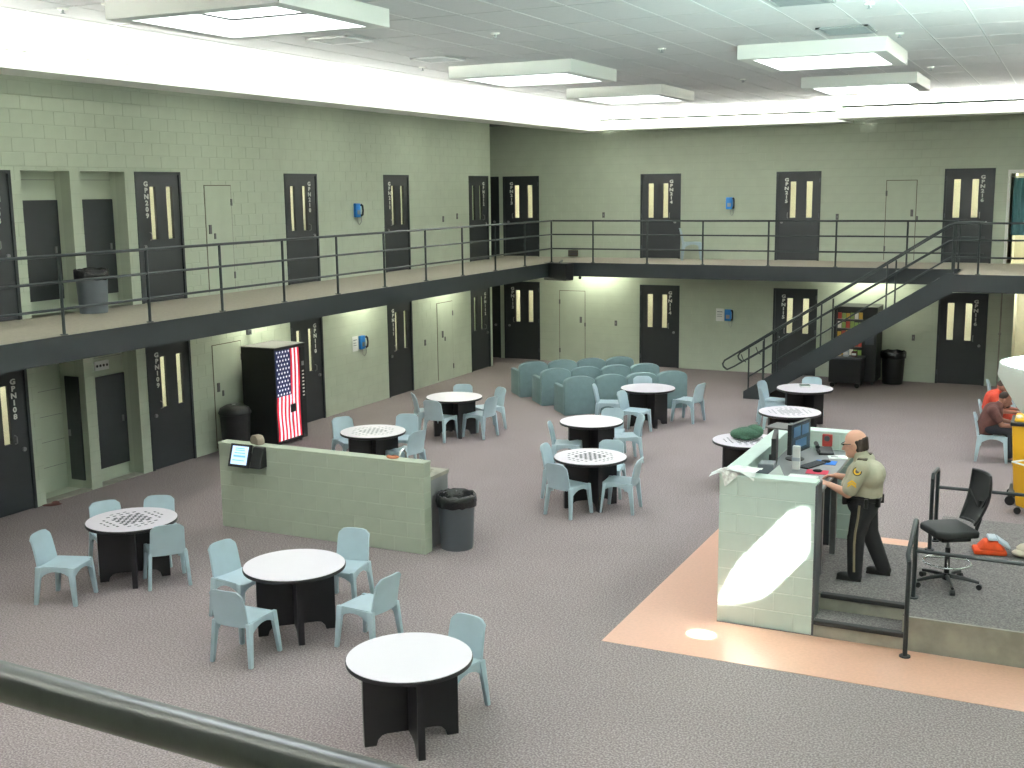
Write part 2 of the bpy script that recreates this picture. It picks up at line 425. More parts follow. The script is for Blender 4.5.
for s_ in SKY: skylight(*s_)
# unseen skylight; its added cover is cut to shape the sun patches at the station
cx, cy, ca, cb = SUNWELL
sw = thing('skylight', 'unseen skylight with an added cover cut to shape the sun patches on the officer station', 'skylight', (cx,cy,0))
f = MB(); t = 0.1
for q in ((-ca,-ca+t,-cb,cb),(ca-t,ca,-cb,cb),(-ca+t,ca-t,-cb,-cb+t),(-ca+t,ca-t,cb-t,cb)): f.box(q[0],q[1],q[2],q[3],6.25,6.9)
f.build('curb', 'box', sw)
def to_plate(p):
    k = (6.9-p[2])/SUN_DIR.z; return (p[0]+SUN_DIR.x*k-cx, p[1]+SUN_DIR.y*k-cy)
face = [(10.5,.26),(10.68,.65),(11.19,1.25),(11.32,1.31),(11.38,1.30),(11.39,.85),(11.08,.49),(10.98,.38),(10.66,.27)]
hole1 = [to_plate((x,-16.83,z)) for x,z in face]
hole2 = [to_plate((10.43+0.13*math.cos(t_), -17.28+0.11*math.sin(t_), 0)) for t_ in [2*PI*i/14 for i in range(14)]]
outer = [(-ca,-cb),(ca,-cb),(ca,cb),(-ca,cb)]
loops = [[Vector((x,y,0)) for x,y in L] for L in (outer,hole1,hole2)]
tri = geometry.tessellate_polygon(loops); flat = [p for L in loops for p in L]
MB().add([(p.x,p.y,6.9) for p in flat], tri).build('cover', 'white', sw)  # holes projected back from the wanted sun patches to shape the beam
MB().box(-ca,ca,-cb,cb,6.93,6.94).build('glazing', 'clear', sw)

# cove ledges with hidden tubes
def cove(n, label, x0,x1,y0,y1, side):
    """soffit between wall and lip; side: which edge of the rectangle carries the lip (+x,-y,-x)"""
    r = thing('light_cove', label, 'light cove')
    lip = MB(); sof = MB(); tr = MB(); tb = MB()
    if side == '+x':
        sof.box(x0,x1-0.62,y0,y1,6.27,6.33); tr.box(x1-0.62,x1-0.03,y0,y1,6.02,6.07); tr.box(x1-0.65,x1-0.62,y0,y1,6.02,ZC); lip.box(x1-0.03,x1,y0,-0.97,6.02,6.22); tb.box(x1-0.36,x1-0.30,y0+.1,y1-.7,6.19,6.23)
    elif side == '-x':
        sof.box(x0+0.62,x1,y0,y1,6.27,6.33); tr.box(x0+0.03,x0+0.62,y0,y1,6.02,6.07); tr.box(x0+0.62,x0+.65,y0,y1,6.02,ZC); lip.box(x0,x0+0.03,y0,y1,6.02,6.22); tb.box(x0+0.30,x0+0.36,y0+.1,y1-.1,6.19,6.23)
    else:
        sof.box(x0,x1,y0+0.62,y1,6.27,6.33) if y1-y0 > .65 else None
        tr.box(x0,x1,y0+0.03,y0+0.62,6.02,6.07); tr.box(x0,x1,y0+0.62,y0+.65,6.02,ZC); lip.box(x0,x1,y0,y0+0.03,6.02,6.22); tb.box(x0+.1,x1-.1,y0+0.30,y0+0.36,6.19,6.23)
    sof.build('soffit', 'soffit', r) if sof.f else None
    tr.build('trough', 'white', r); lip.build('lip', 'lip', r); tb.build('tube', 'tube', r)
    return r
cove(1, 'white lit light cove along the top of the left wall', 0, 2.62, YF, 0, '+x')
cove(2, 'white lit light cove along the top of the far wall', 2.62, 8.86, -0.97, 0, '-y')
cove(3, 'white lit light cove stepping forward at the right of the far wall', 8.86, 15.0, -2.34, 0, '-y')
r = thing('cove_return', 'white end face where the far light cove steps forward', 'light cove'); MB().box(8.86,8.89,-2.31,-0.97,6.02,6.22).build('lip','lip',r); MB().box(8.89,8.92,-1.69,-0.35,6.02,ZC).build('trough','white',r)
cove(4, 'white lit light cove along the top of the right wall', 14.9, XR, YF, -2.34, '-x')
tag(MB().box(-1.9,0,-1.36,0,6.27,6.33).build('ceiling_recess', 'soffit'), 'grey soffit over the far left corner', 'ceiling', kind='structure')
r = thing('light_cove', 'added unseen light cove above the viewer', 'light cove')  # added to throw more light on the far and left walls
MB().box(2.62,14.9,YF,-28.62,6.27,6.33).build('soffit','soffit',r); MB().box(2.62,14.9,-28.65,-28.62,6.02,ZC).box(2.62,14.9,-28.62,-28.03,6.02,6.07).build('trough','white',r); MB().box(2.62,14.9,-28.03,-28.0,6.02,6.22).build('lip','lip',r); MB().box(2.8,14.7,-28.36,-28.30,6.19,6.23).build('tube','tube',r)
# vents and sprinklers
for k,(x,y,a,b) in enumerate(VENTS):
    r = thing('ceiling_vent', ['square ceiling vent beside the nearest left skylight','square ceiling vent before the middle left skylight','grey ceiling vent before the middle right skylight','grey ceiling vent cut by the top edge of the picture'][k], 'vent', (x,y,ZC))
    MB().box(-a,a,-b,b,-0.006,-0.002).build('backing', 'darkgrey' if k > 1 else 'tile', r)
    fr = MB()
    for q in ((-a,-a+.04,-b,b),(a-.04,a,-b,b),(-a,a,-b,-b+.04),(-a,a,b-.04,b)): fr.box(q[0],q[1],q[2],q[3],-0.02,0)
    fr.build('frame', 'vent' if k > 1 else 'tbar', r)
    sl = MB().box(-a+.04,a-.04,-0.012,0.012,-0.016,-0.004).mesh('slat')
    for i in range(6): obj('slat', sl, 'vent' if k > 1 else 'tile', r, loc=(0,-b+0.04+(i+0.5)*(2*b-0.08)/6,0))
for k,(x,y) in enumerate([(11.63,-15.68),(11.58,-13.05),(11.45,-8.46),(8.34,-8.11),(7.3,-15.61),(4.4,-19.5),(4.99,-19.5),(8.54,-13.1),(4.64,-12.76)]):
    r = thing('sprinkler_head', 'small %s on the grey ceiling, %s' % (('pendent sprinkler head' if k in (0,2,5,6) else 'round detector'), ['at the top edge on the right','beyond the grey vent','right of the farthest right skylight','left of the right skylights','near the top edge in the middle','in the top left corner','left of the nearest skylight','between the skylight rows','beside the middle left skylight'][k]), 'sprinkler', (x,y,ZC))
    MB().lathe([(0.001,-0.02),(0.05,-0.015),(0.055,0.0)], 14).build('escutcheon', 'white', r, smooth=True)
    MB().lathe([(0.02,-0.06),(0.03,-0.055),(0.012,-0.045),(0.012,-0.015)], 10).build('deflector', 'vent', r)

# ------------------------------------------------------------------ walkways
tag(MB().box(-1.9,WL,YF,0,Z2-0.10,Z2).build('floor_walkway_left','walkway'), 'pale upper walkway floor along the left wall', 'walkway', kind='structure')
tag(MB().box(WL,11.55,-WB,0,Z2-0.10,Z2).build('floor_walkway_back','walkway'), 'pale upper walkway floor along the far wall', 'walkway', kind='structure')
tag(MB().box(11.55,XR,-3.7,0,Z2-0.10,Z2).build('floor_landing','walkway'), 'pale upper landing at the head of the stairs', 'walkway', kind='structure')
tag(MB().box(3.0,XR,YF,-26.8,Z2-0.10,Z2).build('floor_walkway_front','walkway'), 'upper walkway floor on which the viewer stands', 'walkway', kind='structure')
tag(MB().box(WL-0.03,WL+0.02,YF,-WB-0.02,2.48,Z2).build('trim_1','slate'), 'slate steel edge beam of the left walkway', 'beam', kind='structure')
tag(MB().box(WL-0.03,11.60,-WB-0.02,-WB+0.03,2.48,Z2).build('trim_2','slate'), 'slate steel edge beam of the far walkway', 'beam', kind='structure')
tag(MB().box(11.55,XR,-3.72,-3.67,2.46,Z2).box(11.55,11.60,-3.67,-WB-.02,2.46,Z2).build('trim_3','slate'), 'slate steel edge beam of the stair landing', 'beam', kind='structure')

def guardrail(label, pts, posts, near=False):
    r = thing('guardrail', label, 'railing')
    m = 'railnear' if near else 'rail'; rad = 0.030 if near else 0.021
    for z,nm in ((1.034,'top_rail'),(0.70,'middle_rail'),(0.355,'bottom_rail')):
        MB().tube([(x,y,Z2+z-rad+(0.032 if near else 0)) for x,y in pts], rad if near or z > 1 else 0.018, 14 if near else 8).build(nm, m, r, smooth=True)
    pm = MB().cyl((0,0,0),(0,0,1.0),0.021,n=10).cyl((0,0,0),(0,0,0.012),0.05,n=10).mesh('post', smooth=True)
    for x,y in posts: obj('post', pm, m, r, loc=(x,y,Z2))
    return r
ex = 0.06
guardrail('slate pipe guardrail along the left upper walkway', [(WL-ex,YF+3.4),(WL-ex,-WB+ex)], [(WL-ex,-WB-0.05-1.545*i+0.06) for i in range(0,17)])
guardrail('slate pipe guardrail along the far upper walkway', [(WL-ex,-WB+ex),(11.45,-WB+ex)], [(x,-WB+ex) for x in (3.16,4.54,5.9,7.43,8.93,10.43,11.4)])
guardrail('slate pipe guardrail along the stair landing', [(11.98,-3.64),(XR,-3.64)], [(11.98,-3.64),(13.5,-3.64),(15.0,-3.64)])
guardrail('thick worn dark handrail crossing the near bottom left corner', [(3.0,-26.88),(XR,-27.45)], [(3.2,-26.888),(6.0,-26.998),(8.8,-27.108),(15.5,-27.371)], near=True)

# ------------------------------------------------------------------ doors
def text_mesh(body, size, spacing=0.8):
    c = bpy.data.curves.new('t','FONT'); c.body = body; c.size = size; c.align_x = 'CENTER'; c.align_y = 'TOP'; c.space_line = spacing; c.extrude = 0.001; c.offset = 0.0045; c.resolution_u = 2
    o = bpy.data.objects.new('t', c); COL.objects.link(o); dg = bpy.context.evaluated_depsgraph_get()
    me = bpy.data.meshes.new_from_object(o.evaluated_get(dg)); bpy.data.objects.remove(o); bpy.data.curves.remove(c)
    return me
door_n = [0]
def door(where, loc, rotz, number, right, cell_dx=0.0, cell=True):
    """local: x across (0..DW), y into the wall, z up"""
    door_n[0] += 1
    r = thing('door_%d' % door_n[0], None, None, loc, rotz, kind='structure')
    tag(r, where, 'door')
    fx = (lambda u: u) if right else (lambda u: DW-u)
    l1 = sorted((fx(0.19*DW), fx(0.325*DW))); l2 = sorted((fx(0.555*DW), fx(0.685*DW)))
    lite = [(l1[0],l1[1],1.03,1.89),(l2[0],l2[1],1.03,1.89)] if cell else []
    fr = MB()
    for q in ((0,0.05,0,DH),(DW-0.05,DW,0,DH),(0.05,DW-0.05,DH-0.05,DH)): fr.box(q[0],q[1],-0.012,0.12,q[2],q[3])
    fr.build('door_frame','slate',r)
    rc = [(0.05,DW-0.05,0.008,DH-0.05)]
    for hl in lite: rc = subtract(rc, hl)
    lf = MB()
    for q in rc: lf.box(q[0],q[1],0.01,0.06,q[2],q[3])
    leaf = lf.build('door_leaf','doorp',r)
    for hl in lite:
        MB().box(hl[0],hl[1],0.034,0.040,hl[2],hl[3]).build('pane','glass',r)
    hx = fx(0.73*DW)
    MB().tube([(hx,0.01,1.02),(hx,-0.035,1.04),(hx,-0.035,1.13),(hx,0.01,1.15)],0.009,6).build('handle','steel',leaf,smooth=True)
    kx = fx(0.86*DW)
    MB().cyl((kx,0.01,0.92),(kx,-0.02,0.92),0.032,n=12).build('lock','steel',leaf)
    gx = fx(0.03)
    hm = MB().cyl((0,0,0),(0,0,0.11),0.011,n=8).mesh('hinge')
    for hz in (0.22,1.02,1.86): obj('hinge', hm, 'darkgrey', leaf, loc=(gx,-0.012,hz))
    if number:
        me = text_mesh('\n'.join('GPN'+number), 0.108, 0.95)
        o = obj('lettering', me, 'letter', r, loc=(fx(0.765*DW),0.006,1.985)); o.rotation_euler = (PI/2,0,0); o.scale = (1.25,1,1)
    if cell:
        c = thing('cell_room', None, None, loc, rotz, kind='structure'); tag(c, 'cream painted cell behind %s' % where, 'cell')
        x0 = DW/2-0.95+cell_dx; x1 = x0+1.9; y0, y1, h = 0.2, 2.4, 2.42
        s_ = MB(); s_.add([(x0,y0,0),(x1,y0,0),(x1,y1,0),(x0,y1,0),(x0,y0,h),(x1,y0,h),(x1,y1,h),(x0,y1,h)], [(0,1,2,3),(4,7,6,5),(1,5,6,2),(3,2,6,7),(0,3,7,4)])
        s_.build('cell_shell','cream',c)
        MB().box(DW/2-0.3,DW/2+0.3,1.0,1.4,h-0.04,h-0.01).build('cell_lamp','cell',c)
    return r
ordB = ['in the far left corner','behind the lounge seats','behind the foot of the stairs','behind the head of the stairs']
ordL = ['cut by the left picture edge','just right of the shower bays','third along the left wall','fourth along the left wall','last along the left wall']
for tier,z in (('1',0.0),('2',Z2)):
    tn = 'lower' if tier == '1' else 'upper'
    for k,(a,n,rt) in enumerate(L_DOORS):
        door('%s tier charcoal cell door %s' % (tn, ordL[k]), (0,a,z), PI/2, tier+n, rt, cell_dx=(-0.32,0.28,0,0,-0.35)[k])
    for k,(a,n,rt) in enumerate(B_DOORS):
        door('%s tier charcoal cell door %s' % (tn, ordB[k]), (a,0,z), 0, tier+n, rt)
    door('%s tier charcoal door half hidden in the corner recess' % tn, (-1.5,0,z), 0, None, True, cell=False)

# shower bays in the left wall
def niche(label, y0, y1, z, h, side=False, sign=False):
    r = thing('shower_bay', label, 'shower bay', (0,y0,z), kind='structure')
    w = y1-y0; d = 0.52 if side else 0.32
    e = 0.004; s_ = MB(); s_.add([(-0.2,0,e),(-0.2,w,e),(-d,w,e),(-d,0,e),(-0.2,0,h),(-0.2,w,h),(-d,w,h),(-d,0,h)], [(0,1,2,3),(7,6,5,4),(1,5,6,2),(3,2,6,7),(0,4,7,3)])
    s_.build('bay_shell','plain',r)
    if side: dr = MB().box(-0.40,-0.12,w-0.03,w-0.004,0.15,1.80).build('stall_door','doorp',r)
    else: dr = MB().box(-d+0.002,-d+0.03,0.0,w-0.002,0.20,1.70).build('stall_door','doorp',r)
    if side: MB().box(-0.38,-0.34,w-0.045,w-0.03,0.85,0.95).build('latch','steel',dr)
    else: MB().box(-d+0.03,-d+0.045,w-0.12,w-0.08,0.9,1.0).build('latch','steel',dr)
    if z == 0: MB().box(-0.2,0.0,0,w,0,0.02).build('threshold','concrete',r)
    ln = MB()
    for i in range(1,int(h/0.4)+1): ln.box(-d,-d+0.002,0,w,i*0.4-0.003,i*0.4+0.003)
    ln.build('joints','soffit',r)
    if sign:
        sg = MB().box(-d+0.002,-d+0.03,0.30,0.60,1.80,1.95).build('air_grille','paper',r)
        for i in range(4): MB().cyl((-d+0.03,0.345+i*0.07,1.875),(-d+0.036,0.345+i*0.07,1.875),0.022,n=10).build('hole','blackp',sg)
niche('upper shower bay with dark stall door, left of the pair', NICHES[0][0], NICHES[0][1], Z2, 2.126)
niche('upper shower bay with dark stall door, behind the bin', NICHES[1][0], NICHES[1][1], Z2, 2.126)
niche('lower shower bay with stall door standing ajar', NICHES[0][0], NICHES[0][1], 0, 2.34, True)
niche('lower shower bay with closed dark stall door and round hole grille', NICHES[1][0], NICHES[1][1], 0, 2.34, False, True)
# right end bay with curtain, and the passage under it
def room5(label, name, x0,x1,d,z,h,m, cat):
    s_ = MB(); s_.add([(x0,0.2,z),(x1,0.2,z),(x1,d,z),(x0,d,z),(x0,0.2,z+h),(x1,0.2,z+h),(x1,d,z+h),(x0,d,z+h)], [(0,1,2,3),(4,7,6,5),(1,5,6,2),(3,2,6,7),(0,3,7,4)])
    tag(s_.build(name, m), label, cat, kind='structure')
room5('pale lined shower recess at the upper right', 'wall_shower', 12.25,13.5,1.4,Z2,2.09,'creamblock','shower bay')
room5('pale block passage at the lower right', 'wall_passage', 12.53,14.4,1.8,0,2.40,'creamblock','passage')
for nm,z in (('upper shower recess at the right',Z2+2.09),('lower passage at the right',2.40)):  # added lamps that lighten the recess and the passage
    r = thing('bay_fill_lamp', 'added unseen lamp brightening the %s' % nm, 'lamp', (13.0,0.7,z-0.01)); MB().box(-0.45,0.45,-0.2,0.2,-0.05,0).build('lamp_body','white',r); MB().box(-0.42,0.42,-0.17,0.17,-0.06,-0.05).build('lens','under',r)
fr = MB()
for q in ((12.25,12.31,Z2,4.9),(12.31,13.5,4.82,4.9)): fr.box(q[0],q[1],-0.02,0.2,q[2],q[3])
tag(fr.build('trim_4','paper'), 'pale frame of the upper right shower bay', 'trim', kind='structure')
cur = []
for j in range(2):
    cur.append([(12.37+i*0.025, 0.12+0.03*math.sin(i*1.15), 4.72 if j == 0 else 3.45) for i in range(40)])
r = thing('shower_curtain', 'teal shower curtain hanging in the upper right bay', 'curtain')
MB().grid(cur).build('curtain_cloth','teal',r,smooth=True,ang=180); MB().cyl((12.31,0.12,4.74),(13.45,0.12,4.74),0.012,n=8).build('curtain_rod','steel',r)
r = thing('wall_pipe', 'pale pipe running down beside the lower right passage', 'pipe', (12.27,-0.03,0)); MB().cyl((0,0,0),(0,0,2.44),0.018,n=8).build('pipe','concrete',r,smooth=True); MB().box(-0.03,0.03,-0.01,0.03,1.2,1.24).build('clip','steel',r)

# access panels painted into the walls
def access_panel(label, loc, rotz, w, h, locks):
    r = thing('access_panel', label, 'panel', loc, rotz, kind='structure')
    MB().box(0,w,-0.012,0.0,0,h).build('panel_leaf','wall',r,bevel=0.003); MB().box(-0.014,w+0.014,-0.005,0.0,0,h+0.014).build('panel_gap','tandark',r)
    hm = MB().box(-0.02,0.02,-0.022,-0.012,0,0.12).mesh('hinge')
    for z in (0.2,h-0.35): obj('hinge', hm, 'soffit', r, loc=(w+0.0 if locks < 0.5 else 0.0,0,z))
    MB().box(w*locks-0.03,w*locks+0.03,-0.03,-0.012,h*0.55,h*0.55+0.16).build('lock','soffit',r); MB().box(w*locks+0.1,w*locks+0.14,-0.025,-0.012,h*0.5,h*0.5+0.1).build('pull','soffit',r)
access_panel('green steel access panel on the upper left wall beside the bin', (0,-12.38,Z2+0.05), PI/2, 0.69, 1.85, 0.12)
access_panel('green steel access panel on the lower left wall beside the flag machine', (0,-12.40,0.05), PI/2, 0.77, 1.86, 0.12)
access_panel('green steel access panel on the upper far wall left of the stairs head', (9.66,0,Z2+0.05), 0, 0.66, 1.83, 0.88)
access_panel('green steel access panel on the lower far wall under the bright lamp', (1.35,0,0.05), 0, 0.72, 1.86, 0.85)
access_panel('green steel access panel on the lower left wall before the last door', (0,-4.3,0.05), PI/2, 0.75, 1.86, 0.3)
# small wall plates
for k,(loc,rz) in enumerate([((0,-3.2,Z2+1.15),PI/2),((0,-3.9,Z2+1.1),PI/2),((2.6,0,Z2+1.1),0),((8.55,0,Z2+1.05),0),((2.95,0,1.1),0),((10.4,0,1.05),0),((0,-4.9,1.05),PI/2)]):
    r = thing('wall_plate', 'small grey wall plate ' + ['before the last upper left door','further from the last upper left door','on the upper far wall left of the middle door','on the upper far wall right of the third door','on the lower far wall left of the middle door','on the lower far wall beside the black bin','on the lower left wall left of the small panel'][k], 'wall plate', loc, rz)
    MB().box(-0.035,0.035,-0.012,0,-0.07,0.07).build('plate','soffit',r,bevel=0.004); MB().box(-0.01,0.01,-0.022,-0.012,-0.02,0.02).build('button','steel',r)

# under-walkway lamps
for k,(loc,rz) in enumerate([((0.42,-11.2,2.60),PI/2),((0.42,-7.65,2.60),PI/2),((0.42,-4.1,2.60),PI/2),((2.45,-0.42,2.60),0),((9.4,-0.42,2.60),0)]):
    r = thing('strip_lamp', 'bright strip lamp under the walkway ' + ['above the flag machine','above the blue phone on the left wall','near the last left door','beside the corner television','above the snack machine'][k], 'lamp', loc, rz)
    MB().box(-0.62,0.62,-0.11,0.11,0.06,0.11).build('housing','white',r,bevel=0.01); MB().box(-0.60,0.60,-0.09,0.09,0.0,0.06).build('diffuser','under',r,bevel=0.02)

for k,y in enumerate((-23.0,-19.5,-16.0,-12.5,-9.0,-5.5,-2.3)):  # unseen lamps added to brighten the dark upper left wall
    r = thing('strip_lamp', 'added unseen strip lamp brightening the upper wall from behind the left cove ledge, number %s from the far end' % ('seven','six','five','four','three','two','one')[k], 'lamp', (1.45,y,6.27), PI/2)
    MB().box(-0.85,0.85,-0.10,0.10,-0.03,0.0).build('housing','white',r); MB().box(-0.83,0.83,-0.08,0.08,-0.06,-0.03).build('diffuser','upper',r)
# ------------------------------------------------------------------ phones
def phone(label, loc, rotz, plate):
    r = thing('wall_phone', label, 'phone', loc, rotz)
    MB().box(-0.085,0.085,-0.07,0,0,0.29).build('body','blue',r,bevel=0.012,smooth=True)
    MB().tube([(0.10,-0.06,0.03),(0.125,-0.09,0.05),(0.13,-0.10,0.14),(0.125,-0.09,0.24),(0.10,-0.06,0.26)],[0.03,0.022,0.018,0.022,0.03],10).build('handset','blackp',r,smooth=True)
    MB().box(-0.045,0.045,-0.076,-0.07,0.06,0.15).build('keypad','steel',r)
    MB().tube([(0.02,-0.03,0.0),(0.03,-0.03,-0.12),(0.07,-0.04,-0.16),(0.11,-0.06,-0.10),(0.105,-0.07,0.03)],0.006,6).build('cord','steel',r,smooth=True)
    if plate:
        r2 = thing('wall_notice', 'pale notice sheet beside ' + label, 'notice', loc, rotz)
        MB().box(-0.32,-0.12,-0.008,0,-0.02,0.30).build('sheet','paper',r2); MB().box(-0.29,-0.15,-0.0095,-0.008,0.21,0.225).box(-0.29,-0.17,-0.0095,-0.008,0.15,0.16).box(-0.29,-0.16,-0.0095,-0.008,0.10,0.11).build('print_lines','cangrey',r2)
phone('blue wall phone on the upper left wall', (0,-7.66,Z2+1.24), PI/2, False)
phone('blue wall phone on the lower left wall', (0,-7.64,1.25), PI/2, True)
phone('blue wall phone on the upper far wall', (5.94,0,Z2+1.24), 0, False)
phone('blue wall phone on the lower far wall', (5.96,0,1.28), 0, True)

# ------------------------------------------------------------------ stairs
ST0, ST1 = 7.32, 11.55; slope = Z2/(ST1-ST0)
r = thing('staircase', 'slate steel staircase rising to the right in front of the far walkway', 'staircase', (0,0,0))
def stringer(y):
    d = 0.30
    return MB().prism([(ST0,0),(ST0+0.35,0),(ST1+0.0,Z2-d*1.0-0.05),(ST1,Z2+0.02),(ST1-0.12,Z2+0.02),(ST0,0.16)], y-0.03, y+0.03, lambda a,b,c: (a,c,b))
for y in (-3.64,-2.34): stringer(y).build('stringer','slate',r)
N = 16; tm = MB().box(0,0.30,-3.61,-2.37,-0.04,0).mesh('tread')
for i in range(1,N): obj('tread', tm, 'slate', r, loc=(ST0+(ST1-ST0)*i/N-0.16,0,Z2*i/N))
rm = MB().box(0,0.008,-3.61,-2.37,0,Z2/N-0.04).mesh('riser')
for i in range(0,N): obj('riser', rm, 'slate', r, loc=(ST0+(ST1-ST0)*(i+1)/N-0.14,0,Z2*i/N))
def zs(x): return (x-ST0)*slope
for y in (-3.64,-2.34):
    g = MB(); zt = Z2+1.0
    g.tube([(6.94,y,0.62),(6.86,y,0.68),(6.84,y,0.74),(6.88,y,0.82),(11.42,y,zs(11.42)+1.07),(11.55,y,zt),(11.98,y,zt)],0.022,8)
    g.build('handrail','rail',r,smooth=True)
    MB().tube([(6.94,y,0.62),(7.1,y,0.70),(11.42,y,zs(11.42)+0.74),(11.55,y,Z2+0.68),(11.98,y,Z2+0.68)],0.019,8).build('handrail_middle','rail',r,smooth=True)
    MB().tube([(7.44,y,zs(7.44)+0.42),(11.42,y,zs(11.42)+0.40),(11.55,y,Z2+0.34),(11.98,y,Z2+0.34)],0.017,8).build('handrail_lower','rail',r,smooth=True)
    MB().tube([(7.25,y,zs(7.25)+1.02),(7.30,y,zs(7.30)+0.86),(7.36,y,zs(7.36)+0.78)],0.012,6).build('bracket','rail',r)
    for x in (7.42,7.75,8.95,10.25,11.5):
        MB().cyl((x,y,zs(x)+0.1 if x < 11.4 else Z2-0.1),(x,y,zs(x)+1.05 if x < 11.4 else Z2+1.0),0.018,n=8).build('baluster','rail',r,smooth=True)

# ------------------------------------------------------------------ round tables
def table(label, x, y, board=0, ang=43):
    r = thing('round_table', label, 'table', (x,y,0), math.radians(ang), 'round dayroom tables')
    MB().lathe([(0.50,0.690),(0.530,0.700),(0.535,0.715),(0.535,0.728),(0.530,0.735)],48).build('table_edge','black',r,smooth=True)
    top = MB().lathe([(0.527,0.7352),(0.527,0.7400)],48).build('tabletop','laminate',r)
    if 'tb' not in CACHE:
        L = 0.405; prof = [(-L,0),(-L+0.10,0),(-L+0.115,0.05),(-L+0.15,0.085),(-L+0.19,0.095),(L-0.19,0.095),(L-0.15,0.085),(L-0.115,0.05),(L-0.10,0),(L,0),(L,0.690),(-L,0.690)]
        CACHE['tb'] = MB().prism(prof,-0.03,0.03,lambda a,b,c:(a,c,b)).mesh('base_panel')
        H = [(0.031,0.095),(L-0.19,0.095),(L-0.15,0.085),(L-0.115,0.05),(L-0.10,0),(L,0),(L,0.690),(0.031,0.690)]
        CACHE['th'] = MB().prism(H,-0.03,0.03,lambda a,b,c:(-c,a,b)).mesh('cross_panel')
    obj('base_panel', CACHE['tb'], 'black', r)
    obj('cross_panel', CACHE['th'], 'black', r); o = obj('cross_panel', CACHE['th'], 'black', r); o.rotation_euler = (0,0,PI)
    if board:
        if 'bd' not in CACHE:
            M = MB(); s = 0.048
            for i in range(8):
                for j in range(8):
                    if (i+j) % 2 == 0: M.box((i-4)*s,(i-3)*s,(j-4)*s,(j-3)*s,0,0.0006)
            for k in range(4):
                c_, s_ = math.cos(k*PI/2), math.sin(k*PI/2)
                for i in range(7):
                    for rr in ((0.255,0.283),(0.335,0.357)):
                        if (rr[0] > 0.3 and i in (0,1,5,6)) or (rr[0] < 0.3 and i in (0,6)): continue
                        a0, a1 = (i-3.5)*0.085+0.02, (i-3.5)*0.085+0.065
                        P = [(c_*p-s_*q, s_*p+c_*q) for p,q in ((a0,rr[0]),(a1,rr[0]),(a1,rr[1]),(a0,rr[1]))]
                        if all(math.hypot(*p) < 0.5 for p in P): M.prism(P,0,0.0006)
            CACHE['bd'] = M.mesh('game_board')
        bdm = CACHE['bd'].copy() if x in FAINT else CACHE['bd']; bdm.materials.clear(); o = obj('game_board', bdm, 'printfaint' if x in FAINT else 'print', top, loc=(0,0,0.7401)); o.rotation_euler = (0,0,math.radians(board)); o['kind'] = 'stuff'
    return r
CACHE = {}; FAINT = (3.58, 9.41)
TB = dict(T1=(8.87,-20.53,0),T2=(6.52,-18.93,0),T3=(3.69,-18.32,28),T4=(3.58,-12.80,28),T5=(3.28,-9.49,0),T6=(7.51,-13.11,26),T7=(6.55,-10.68,0),T8=(6.34,-7.20,0),T9=(9.32,-11.14,-15),T10=(9.41,-8.60,-18),T11=(9.15,-6.10,0))
TL = dict(T1='plain white round table nearest the bottom edge with one chair', T2='plain white round table ringed by four chairs in the left foreground', T3='round table with printed game board farthest left', T4='round table with faint game board just behind the low block wall', T5='round white table ringed by five chairs near the left wall',
          T6='round table with printed game board ringed by four chairs in the middle', T7='round white table directly behind the middle game board table', T8='round white table right behind the lounge seats', T9='round table carrying a dark green bundle beside the station', T10='round table with faint game board behind the station monitor', T11='round white table with a small book near the stairs')
for k in TB: table(TL[k], TB[k][0], TB[k][1], TB[k][2])

